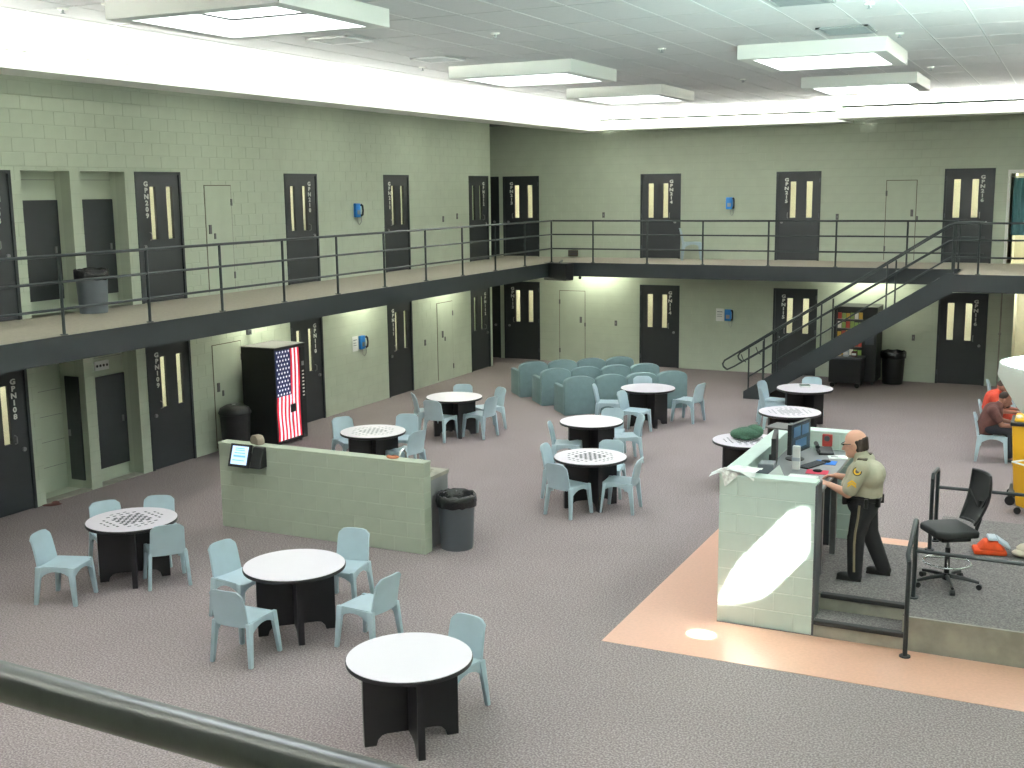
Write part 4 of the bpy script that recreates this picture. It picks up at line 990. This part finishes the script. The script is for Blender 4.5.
def newspaper():
    r = thing('newspaper','crumpled newspaper draped over the near corner of the counter','newspaper',(10.56,-16.70,1.62),math.radians(8))
    for k,(dx,dy,rot,m_) in enumerate([(-0.06,0.0,0.0,'paper'),(0.04,-0.04,0.5,'newsprint'),(0.14,-0.02,-0.3,'paper')]):
        rows = []
        for j in range(6):
            row = []
            for i in range(8):
                x = (i-3.5)*0.045; y = (j-2.5)*0.05; c, s_ = math.cos(rot), math.sin(rot)
                X = dx+c*x-s_*y; Y = dy+s_*x+c*y
                z = 0.01+0.012*k+random.uniform(0,0.018)
                if Y < -0.135: z -= (-0.135-Y)*1.6
                if X < -0.10: z -= (-0.10-X)*0.5
                row.append((X,Y,z))
            rows.append(row)
        MB().grid(rows).build('page',m_,r)
newspaper()
q = thing('paper_sign','white folded paper card behind the counter front','paper',(10.95,-16.55,1.40),math.radians(10)); MB().prism([(-0.14,0.10),(0.14,0.16),(0.08,0.30)],-0.004,0.004,lambda a,b,c:(a,c,b)).build('card','paper',q); MB().box(-0.1,0.1,-0.02,0.02,0,0.14).build('stand','cangrey',q)
q = thing('paper_tray','white paper tray on the desk behind the counter front','tray',(11.26,-16.45,1.40)); MB().box(-0.16,0.14,-0.12,0.12,0,0.17).build('tray','paper',q,bevel=0.005); MB().box(-0.14,0.12,-0.10,0.10,0.17,0.175).build('sheet','paper',q)
# green bundle and book
q = thing('green_bundle','dark green knitted bundle on the table beside the station','cloth',(9.30,-11.08,0.741),0.3); M = MB(); M.ball((0,0,0.095),0.22,0.17,0.095).ball((0.11,0.03,0.115),0.14,0.13,0.11).ball((-0.13,0,0.08),0.13,0.12,0.08); M.build('bundle','greencloth',q,smooth=True); MB().ball((-0.02,-0.12,0.05),0.10,0.05,0.045).build('fold','greencloth',q,smooth=True)
q = thing('paper_wad','small white paper slip beside the green bundle','paper',(9.72,-11.12,0.741),0.5); MB().box(-0.09,0.09,-0.05,0.05,0,0.004).build('sheet','paper',q); MB().box(-0.05,0.06,-0.03,0.05,0.004,0.012).build('fold','paper',q)
q = thing('small_book','small pale book on the table by the stairs','book',(9.12,-5.96,0.741),0.4); MB().box(-0.09,0.09,-0.065,0.065,0,0.03).build('pages','paper',q); MB().box(-0.095,0.095,-0.07,0.07,0.03,0.034).box(-0.095,0.095,-0.07,0.07,-0.0005,0.0).build('cover','greencloth',q)
q = thing('slipper','dark brown slipper on the carpet by the lower shower bay','slipper',(0.14,-16.32,0),0.8); MB().ball((0,0,0.02),0.14,0.05,0.02).build('sole','brown',q,smooth=True); MB().ball((0.05,0,0.04),0.06,0.05,0.03).build('upper','brown',q,smooth=True)

# station railings
def srail(label, pts, posts, cross):
    r = thing('station_railing', label, 'railing')
    MB().tube(pts,0.024,10).build('top_rail','slate',r,smooth=True)
    for a,b in cross: MB().tube([a,b],0.02,8).build('cross_rail','slate',r,smooth=True)
    for (x,y,z0,z1) in posts:
        MB().cyl((x,y,z0),(x,y,z1),0.023,n=10).build('post','slate',r,smooth=True); MB().cyl((x,y,z0),(x,y,z0+0.014),0.055,n=12).build('flange','slate',r)
srail('slate pipe railing beside the station steps in front of the stool', [(12.42,-17.03,0.97),(12.40,-16.98,1.02),(12.39,-16.32,1.20),(12.39,-16.26,1.18)], [(12.42,-17.03,0.004,0.98),(12.39,-16.26,0.352,1.19)], [((12.39,-16.26,0.86),(14.5,-16.26,0.84))])
srail('slate pipe railing behind the drafting stool', [(12.36,-14.50,1.20),(12.36,-14.46,1.25),(12.38,-14.15,1.25),(12.38,-14.11,1.20)], [(12.36,-14.50,0.352,1.21),(12.38,-14.11,0.352,1.21)], [((12.38,-14.11,1.02),(14.5,-14.11,1.02))])

# ------------------------------------------------------------------ drafting stool
r = thing('drafting_stool','black mesh back drafting stool with chrome foot ring on the platform','stool',(12.66,-15.72,0.352),math.radians(122))
hub = MB().cyl((0,0,0.07),(0,0,0.14),0.045,n=14).build('hub','blackp',r,smooth=True)
for k in range(5):
    a = 2*PI*k/5+0.35; c, s_ = math.cos(a), math.sin(a)
    g = MB().tube([(0.03*c,0.03*s_,0.11),(0.18*c,0.18*s_,0.10),(0.33*c,0.33*s_,0.075)],[0.026,0.022,0.016],8).build('base_arm','blackp',r,smooth=True)
    MB().cyl((0.33*c-0.025*s_,0.33*s_+0.025*c,0.03),(0.33*c+0.025*s_,0.33*s_-0.025*c,0.03),0.03,n=12).build('caster','blackp',g)
MB().cyl((0,0,0.13),(0,0,0.42),0.028,n=12).build('column_sleeve','blackp',r,smooth=True); MB().cyl((0,0,0.42),(0,0,0.56),0.016,n=10).build('gas_lift','steel',r,smooth=True)
MB().tube([(0.24*math.cos(2*PI*i/28),0.24*math.sin(2*PI*i/28),0.26) for i in range(28)],0.011,8,closed=True).build('foot_ring','chrome',r,smooth=True)
for a in (0.6,2.7,4.8): MB().tube([(0.03*math.cos(a),0.03*math.sin(a),0.30),(0.235*math.cos(a),0.235*math.sin(a),0.262)],0.008,6).build('ring_spoke','chrome',r)
MB().prism([(-0.25,-0.22),(0.25,-0.22),(0.26,0.12),(0.18,0.24),(-0.18,0.24),(-0.26,0.12)],0.58,0.66).build('seat','blackm',r,bevel=0.025,smooth=True,seg=3)
MB().box(-0.15,0.15,-0.18,0.14,0.52,0.58).build('mechanism','blackp',r,bevel=0.01)
rows = []
for j in range(9):
    v = j/8; z = 0.70+0.52*v; w = 0.125+0.075*math.sin(PI*min(1,v*0.62+0.12))
    rows.append([(u*w, -0.235-0.13*v+0.07*math.sin(PI*v)*-0.6-0.05*(1-u*u)+0.03, z) for u in (-1,-0.6,-0.2,0.2,0.6,1)])
MB().grid(rows).build('mesh_back','blackm',r,smooth=True,ang=180)
ring = rows[0]+[q[-1] for q in rows[1:]]+rows[-1][::-1][1:]+[q[0] for q in rows[1:-1]][::-1]
MB().tube(ring,0.016,8,closed=True).build('back_frame','blackp',r,smooth=True)
MB().tube([(0,-0.12,0.56),(0,-0.30,0.58),(0,-0.34,0.72),(0,-0.345,0.92)],0.024,8).build('back_support','blackp',r,smooth=True)
for s_ in (-1,1): MB().tube([(0,-0.335,0.80),(s_*0.10,-0.325,0.90),(s_*0.19,-0.31,1.0)],0.013,6).build('back_brace','blackp',r,smooth=True)

# folded clothes
q = thing('folded_clothes','folded orange clothes with a grey shirt on top, lying on the platform','clothes',(13.02,-14.34,0.353),0.2)
MB().box(-0.20,0.16,-0.13,0.12,0,0.06).build('orange_trousers','orange',q,bevel=0.025,smooth=True); MB().hexa([(-0.15,-0.12,0.06),(0.14,-0.12,0.06),(0.14,0.12,0.06),(-0.15,0.12,0.06)],[(-0.08,-0.09,0.15),(0.06,-0.09,0.17),(0.06,0.10,0.17),(-0.08,0.10,0.15)]).build('orange_shirt','orange',q,bevel=0.02,smooth=True)
MB().hexa([(-0.05,-0.10,0.172),(0.06,-0.10,0.172),(0.06,0.12,0.172),(-0.05,0.12,0.172)],[(-0.04,-0.09,0.20),(0.05,-0.09,0.20),(0.05,0.11,0.20),(-0.04,0.11,0.20)]).hexa([(0.06,-0.10,0.15),(0.19,-0.10,0.075),(0.19,0.12,0.075),(0.06,0.12,0.15)],[(0.06,-0.09,0.195),(0.20,-0.09,0.10),(0.20,0.11,0.10),(0.06,0.11,0.195)]).build('grey_shirt','greycloth',q,bevel=0.008,smooth=True)
q = thing('beige_blanket','rumpled beige blanket beside the folded orange clothes','blanket',(13.46,-14.30,0.374)); M = MB(); M.ball((0,0,0.06),0.18,0.16,0.07).ball((-0.10,-0.08,0.03),0.12,0.10,0.04).ball((0.08,0.05,0.09),0.14,0.12,0.06); M.build('blanket_cloth','beige',q,smooth=True); MB().ball((0.02,-0.12,0.03),0.12,0.05,0.03).build('fold','greycloth',q,smooth=True)

# janitor cart
q = thing('mop_bucket','yellow wheeled mop bucket at the right edge','bucket',(13.38,-11.15,0)); 
MB().lathe([(0.22,0.12),(0.23,0.14),(0.29,0.70),(0.31,0.71),(0.31,0.74),(0.27,0.74),(0.21,0.16)],4).build('tub','yellow',q,bevel=0.03,smooth=True)
MB().tube([(0.30*math.cos(PI/2*i+0.0),0.30*math.sin(PI/2*i+0.0),0.745) for i in range(4)],0.014,6,closed=True).build('rim','paper',q)
for a in range(4):
    c, s_ = 0.2*math.cos(a*PI/2), 0.2*math.sin(a*PI/2); MB().cyl((c,s_-0.015,0.05),(c,s_+0.015,0.05),0.05,n=12).build('caster','blackp',q); MB().cyl((c,s_,0.05),(c,s_,0.14),0.012,n=6).build('caster_stem','steel',q)
q = thing('janitor_cart','yellow bag janitor cart with black rim at the right edge','cart',(13.48,-10.45,0))
MB().hexa([(-0.38,-0.28,0.22),(0.5,-0.28,0.22),(0.5,0.28,0.22),(-0.38,0.28,0.22)],[(-0.45,-0.30,1.20),(0.5,-0.30,1.20),(0.5,0.30,1.20),(-0.45,0.30,1.20)]).build('bag','yellow',q,bevel=0.03,smooth=True)
MB().box(-0.47,0.52,-0.32,0.32,1.18,1.23).build('rim','blackp',q,bevel=0.01); MB().box(-0.42,0.48,-0.26,0.26,1.23,1.27).build('contents','yellow',q,bevel=0.02); MB().ball((-0.36,-0.15,1.29),0.05,0.04,0.03).build('rag','paper',q,smooth=True)
MB().box(-0.45,0.5,-0.30,0.30,0.14,0.20).build('deck','blackp',q,bevel=0.01)
for a in (-0.42,0.42):
    for b in (-0.24,0.24): MB().cyl((a,b-0.02,0.07),(a,b+0.02,0.07),0.07,n=14).build('wheel','blackp',q)
# white bowl fixture at the right edge
q = thing('bowl_lamp','large white bowl shaped uplight cut by the right picture edge','lamp',(13.775,-18.5,3.09))
prof = [(0.02,-0.50),(0.16,-0.475),(0.31,-0.39),(0.43,-0.26),(0.52,-0.12),(0.59,0.0),(0.58,0.10),(0.55,0.10),(0.55,0.0),(0.40,-0.24),(0.05,-0.43)]
MB().lathe(prof,40).build('bowl','white',q,smooth=True); MB().cyl((0,0,-0.40),(0,0,ZC-3.09),0.02,n=10).build('stem','white',q,smooth=True); MB().lathe([(0.09,ZC-3.09-0.03),(0.10,ZC-3.09)],20).build('canopy','white',q)
MB().lathe([(0.05,-0.36),(0.07,-0.30),(0.06,-0.22),(0.03,-0.16)],14,c=(0.12,0,0)).build('lamp_capsule','white',q,smooth=True)
ld = bpy.data.lights.new('uplight','POINT'); ld.energy = E_BOWL; ld.color = (0.70,1.0,0.94); ld.shadow_soft_size = 0.06
lo = bpy.data.objects.new('uplight', ld); COL.objects.link(lo); lo.parent = q; lo.location = (0.12,0,-0.06)

# ------------------------------------------------------------------ people
def fuse(mb, voxel=0.012, smooth=6):
    me = bpy.data.meshes.new('f'); me.from_pydata(mb.v, [], mb.f); me.update()
    bm = bmesh.new(); bm.from_mesh(me); bmesh.ops.recalc_face_normals(bm, faces=bm.faces); bm.to_mesh(me); bm.free()
    o = bpy.data.objects.new('f', me); COL.objects.link(o)
    a = o.modifiers.new('r','REMESH'); a.mode = 'VOXEL'; a.voxel_size = voxel; a.use_smooth_shade = True
    b = o.modifiers.new('s','SMOOTH'); b.iterations = smooth; b.factor = 0.5
    dg = bpy.context.evaluated_depsgraph_get(); out = bpy.data.meshes.new_from_object(o.evaluated_get(dg))
    bpy.data.objects.remove(o); bpy.data.meshes.remove(me)
    out.polygons.foreach_set('use_smooth', [True]*len(out.polygons))
    return out
def hand(M, wrist, direction, palm_n, side, r=0.0095, L=0.085, curl=0.5):
    """palm and five fingers; side: which way (vector) the thumb leaves the palm"""
    w = Vector(wrist); d = Vector(direction).normalized(); n = Vector(palm_n).normalized(); s_ = Vector(side).normalized()
    k = w+d*0.085
    for t in (-0.03,-0.01,0.01,0.03): M.cap(w+s_*t*0.7, 0.019, k+s_*t, 0.014)
    for i,ln in enumerate((0.95,1.08,1.0,0.78)):
        b = k+s_*(0.032-0.0215*i); m1 = b+(d*math.cos(curl)+n*math.sin(curl))*L*0.5*ln; m2 = m1+(d*math.cos(curl*2.2)+n*math.sin(curl*2.2))*L*0.45*ln
        M.cap(b,r*1.1,m1,r); M.cap(m1,r,m2,r*0.85)
    b = w+d*0.03+s_*0.03; m1 = b+(s_*0.7+d*0.7)*0.04; m2 = m1+(d*0.9+n*0.35+s_*0.1)*0.035
    M.cap(b,0.013,m1,0.011); M.cap(m1,0.011,m2,0.009)
def head(M, c, fwd=(1,0,0), tilt=0.0, s=1.0):
    c = Vector(c); R = Matrix.Rotation(tilt,3,'Y')
    q = lambda x,y,z: c+R@Vector((x*s,y*s,z*s))
    M.ball(q(-0.012,0,0.03),0.098*s,0.078*s,0.098*s,rot=R); M.ball(q(0.035,0,-0.045),0.062*s,0.058*s,0.075*s,rot=R)
    M.ball(q(0.06,0,-0.085),0.035*s,0.035*s,0.03*s); M.cap(q(0.085,0,0.005),0.011*s,q(0.108,0,-0.03),0.015*s)
    M.ball(q(0.078,0,-0.062),0.016*s,0.028*s,0.008*s); M.ball(q(0.075,0.035,0.02),0.018*s,0.02*s,0.01*s); M.ball(q(0.075,-0.035,0.02),0.018*s,0.02*s,0.01*s)
    for e in (-1,1): M.ball(q(-0.01,e*0.08,-0.01),0.02*s,0.012*s,0.033*s)
    return q
# officer: local x forward, y left
r = thing('person','standing officer in tan shirt and black trousers leaning at the station desk','person',(11.83,-15.80,0.353),PI)
B = MB(); q = head(B,(0.155,0.0,1.475),tilt=0.18,s=1.24)
B.cap((0.09,0,1.33),0.068,(0.12,0,1.42),0.062)
B.cap((0.03,0,0.95),0.13,(0.045,0,1.15),0.12); B.cap((0.05,-0.16,1.27),0.05,(0.05,0.16,1.27),0.05)
for s_,knee,foot in ((1,(0.09,0.13,0.47),(0.085,0.16,0.07)),(-1,(-0.02,-0.12,0.47),(-0.165,-0.17,0.08))):
    B.cap((0.03,s_*0.10,0.86),0.09,knee,0.06); B.cap(knee,0.06,foot,0.045); B.cap(foot,0.04,(foot[0]+0.10,foot[1],0.035),0.026)
elL, wrL = (0.17,0.27,0.99), (0.38,0.19,1.05); elR, wrR = (0.18,-0.24,1.02), (0.36,-0.08,1.09)
for e,sh,w in ((elL,(0.06,0.21,1.27),wrL),(elR,(0.07,-0.21,1.27),wrR)):
    B.cap(sh,0.055,e,0.05); B.cap(e,0.052,w,0.032)
hand(B,wrL,(0.95,-0.25,0.05),(0,0,-1),(0.2,-0.9,0.3)); hand(B,wrR,(0.95,0.2,-0.1),(0,0,-1),(0.2,0.9,0.3))
body = obj('body', fuse(B,0.009,3), 'skin', r)
S = MB()
S.cap((0.045,0,0.96),0.20,(0.045,0,1.12),0.205); S.ball((0.11,0,1.02),0.18,0.195,0.15); S.cap((-0.02,-0.08,1.15),0.15,(-0.02,0.08,1.15),0.15); S.cap((0.045,-0.10,1.18),0.14,(0.045,0.10,1.18),0.14); S.cap((0.05,-0.19,1.27),0.078,(0.05,0.19,1.27),0.078); S.cap((0.06,-0.09,1.31),0.065,(0.06,0.09,1.31),0.065); S.cap((0.08,0,1.30),0.088,(0.09,0,1.36),0.084)
for e,sh in ((elL,(0.055,0.215,1.26)),(elR,(0.06,-0.225,1.26))):
    m_ = Vector(sh).lerp(Vector(e),0.82); S.cap(sh,0.092,m_,0.084)
shirt = obj('shirt', fuse(S,0.012,6), 'tan', r)
T = MB()
T.cap((0.05,-0.06,0.86),0.165,(0.05,0.06,0.86),0.165); T.cap((0.03,-0.09,0.78),0.135,(0.03,0.09,0.78),0.135)
for s_,knee,foot in ((1,(0.09,0.13,0.47),(0.085,0.16,0.065)),(-1,(-0.02,-0.12,0.47),(-0.165,-0.17,0.085))):
    T.cap((0.03,s_*0.10,0.80),0.125,knee,0.09); T.cap(knee,0.095,foot,0.078)
tr = obj('trousers', fuse(T,0.012,5), 'trousers', r)
MB().tube([(0.05,0.236,0.86),(0.06,0.238,0.72),(0.085,0.222,0.55),(0.09,0.225,0.42),(0.085,0.232,0.25),(0.08,0.235,0.12)],0.014,6).build('leg_stripe','stripe',tr,smooth=True)
n = 36; belt = []
for z,k in ((0.875,1.0),(0.88,1.05),(0.925,1.05),(0.93,1.0)): belt.append([(0.055+0.192*k*math.cos(2*PI*i/n),0.205*k*math.sin(2*PI*i/n),z) for i in range(n+1)])
bl = MB().grid(belt).build('belt','leather',r,smooth=True)
for a in (0.6,1.9,2.6,3.6): MB().box(-0.03,0.03,-0.02,0.02,-0.07,0.03).build('pouch','leather',bl,loc=(0.055+0.200*math.cos(a),0.212*math.sin(a),0.90),rotz=a,bevel=0.008)
for (x,y,z,tt) in ((0.13,0.16,0.0,0.0),(-0.13,-0.17,0.0,0.25)):
    sh = MB(); sh.ball((0.05,0,0.045),0.10,0.048,0.045).ball((-0.07,0,0.055),0.06,0.045,0.055).box(-0.12,0.14,-0.04,0.04,0.0,0.03); o = obj('shoe', fuse(sh,0.01,3), 'leather', r, loc=(x,y,z))
h = MB()
for i in range(9):
    a = PI*0.56+i*PI*0.88/8
    h.cap(q(-0.012+0.090*math.cos(a),0.074*math.sin(a),0.025+0.02*abs(math.cos(a))),0.020,q(-0.012+0.082*math.cos(a),0.066*math.sin(a),-0.045),0.022)
h.ball(q(-0.075,0,0.045),0.03,0.06,0.04); obj('hair', fuse(h,0.008,3), 'hair', body)
MB().tube([q(0.02,0.09,0.02),q(0.09,0.07,0.022),q(0.112,0.03,0.018),q(0.112,-0.03,0.018),q(0.09,-0.07,0.022)],0.004,6).build('glasses','blackp',body)
for e in (-1,1): MB().ball(q(0.094,e*0.034,0.012),0.009).build('eye','leather',body,smooth=True)
pm = MB().cyl((0,0.0,0),(0,0.012,0),0.048,n=20).build('shoulder_patch','trousers',shirt,loc=(0.075,0.292,1.245)); pm.rotation_euler = (0.28,0,0)
MB().cyl((0,0.012,0),(0,0.014,0),0.038,n=20).build('patch_ring','gold',pm); MB().cyl((0,0.014,0),(0,0.016,0),0.022,n=6).build('patch_emblem','tandark',pm)
cv = thing  # chevrons on the sleeve
for k in range(2):
    M = MB(); z = 1.125-0.03*k
    M.prism([(-0.045,-0.02),(0,0.015),(0.045,-0.02),(0.045,0.0),(0,0.035),(-0.045,0.0)],0,0.006,lambda a,b,c:(a,c,b)); o = M.build('chevron','gold',shirt,loc=(0.12,0.336,z)); o.rotation_euler = (-0.05,0,0)
MB().box(-0.05,0.05,-0.035,0.035,0,0.012).build('epaulette','tandark',shirt,loc=(0.05,0.15,1.345)); MB().box(-0.05,0.05,-0.035,0.035,0,0.012).build('epaulette','tandark',shirt,loc=(0.05,-0.15,1.345))
# seated men: local x forward, y left, origin on the floor under the seat centre
def seated(label, loc, rz, top, skin, lean, hairc='hair'):
    r = thing('person', label, 'person', loc, rz)
    hp = Vector((-0.10,0,0.54)); ch = Vector((-0.12+lean*0.6,0,0.82)); nk = Vector((-0.10+lean,0,0.94)); hc = nk+Vector((0.08,0,0.085))
    B = MB(); q = head(B,hc,tilt=0.25,s=1.05); B.cap(nk,0.06,nk+Vector((0.03,0,0.07)),0.056); B.cap(hp,0.09,ch,0.10); B.cap(ch+Vector((0,-0.15,0.06)),0.045,ch+Vector((0,0.15,0.06)),0.045)
    for s_ in (-1,1):
        B.cap(hp+Vector((0.02,s_*0.08,0)),0.07,(0.30,s_*0.12,0.52),0.055); B.cap((0.30,s_*0.12,0.50),0.055,(0.28,s_*0.12,0.09),0.042); B.cap((0.28,s_*0.12,0.06),0.04,(0.42,s_*0.13,0.045),0.032)
        sh = ch+Vector((0,s_*0.19,0.06)); el = sh+Vector((0.14,s_*0.03,-0.24)); wr = el+Vector((0.24,-s_*0.06,-0.02))
        B.cap(sh,0.05,el,0.042); B.cap(el,0.042,wr,0.028); hand(B,wr,(1,-0.1*s_,-0.1),(0,0,-1),(0.2,-s_,0.2))
    body = obj('body', fuse(B,0.011,3), skin, r)
    S = MB(); S.cap(hp+Vector((0,0,0.0)),0.165,ch,0.165); S.cap(ch+Vector((0,-0.12,0.04)),0.10,ch+Vector((0,0.12,0.04)),0.10); S.cap(ch,0.12,nk,0.08)
    for s_ in (-1,1):
        sh = ch+Vector((0,s_*0.19,0.05)); S.cap(sh,0.082,sh+Vector((0.09,s_*0.02,-0.15)),0.07)
    obj('shirt', fuse(S,0.013,5), top, r)
    T = MB(); T.cap(hp+Vector((0.0,-0.06,-0.0)),0.10,hp+Vector((0.0,0.06,-0.0)),0.10)
    for s_ in (-1,1): T.cap(hp+Vector((0.04,s_*0.09,0.005)),0.09,(0.30,s_*0.12,0.525),0.082); T.cap((0.30,s_*0.12,0.52),0.082,(0.28,s_*0.12,0.12),0.07)
    obj('trousers', fuse(T,0.013,5), 'darkcloth' if top != 'orange2' else 'orange2', r)
    h = MB(); h.ball(q(-0.03,0,0.055),0.092,0.084,0.082); obj('hair', fuse(h,0.01,3), hairc, body)
    if top == 'brown': b = MB(); b.ball(q(0.055,0,-0.085),0.045,0.05,0.03); obj('beard', fuse(b,0.01,2), hairc, body)
    sm_ = MB().ball((0.05,0,0.035),0.10,0.045,0.04).ball((-0.05,0,0.035),0.07,0.04,0.04).mesh('slipper',smooth=True)
    for s_ in (-1,1): obj('slipper', sm_, 'darkgrey', r, loc=(0.34,s_*0.125,0))
seated('seated man in brown shirt leaning forward at the right edge', (12.62,-7.75,0), 0.05, 'brown', 'skin2', 0.20)
seated('seated man in orange clothes beyond the one in brown', (12.60,-6.45,0), 0.05, 'orange2', 'skin2', 0.12)
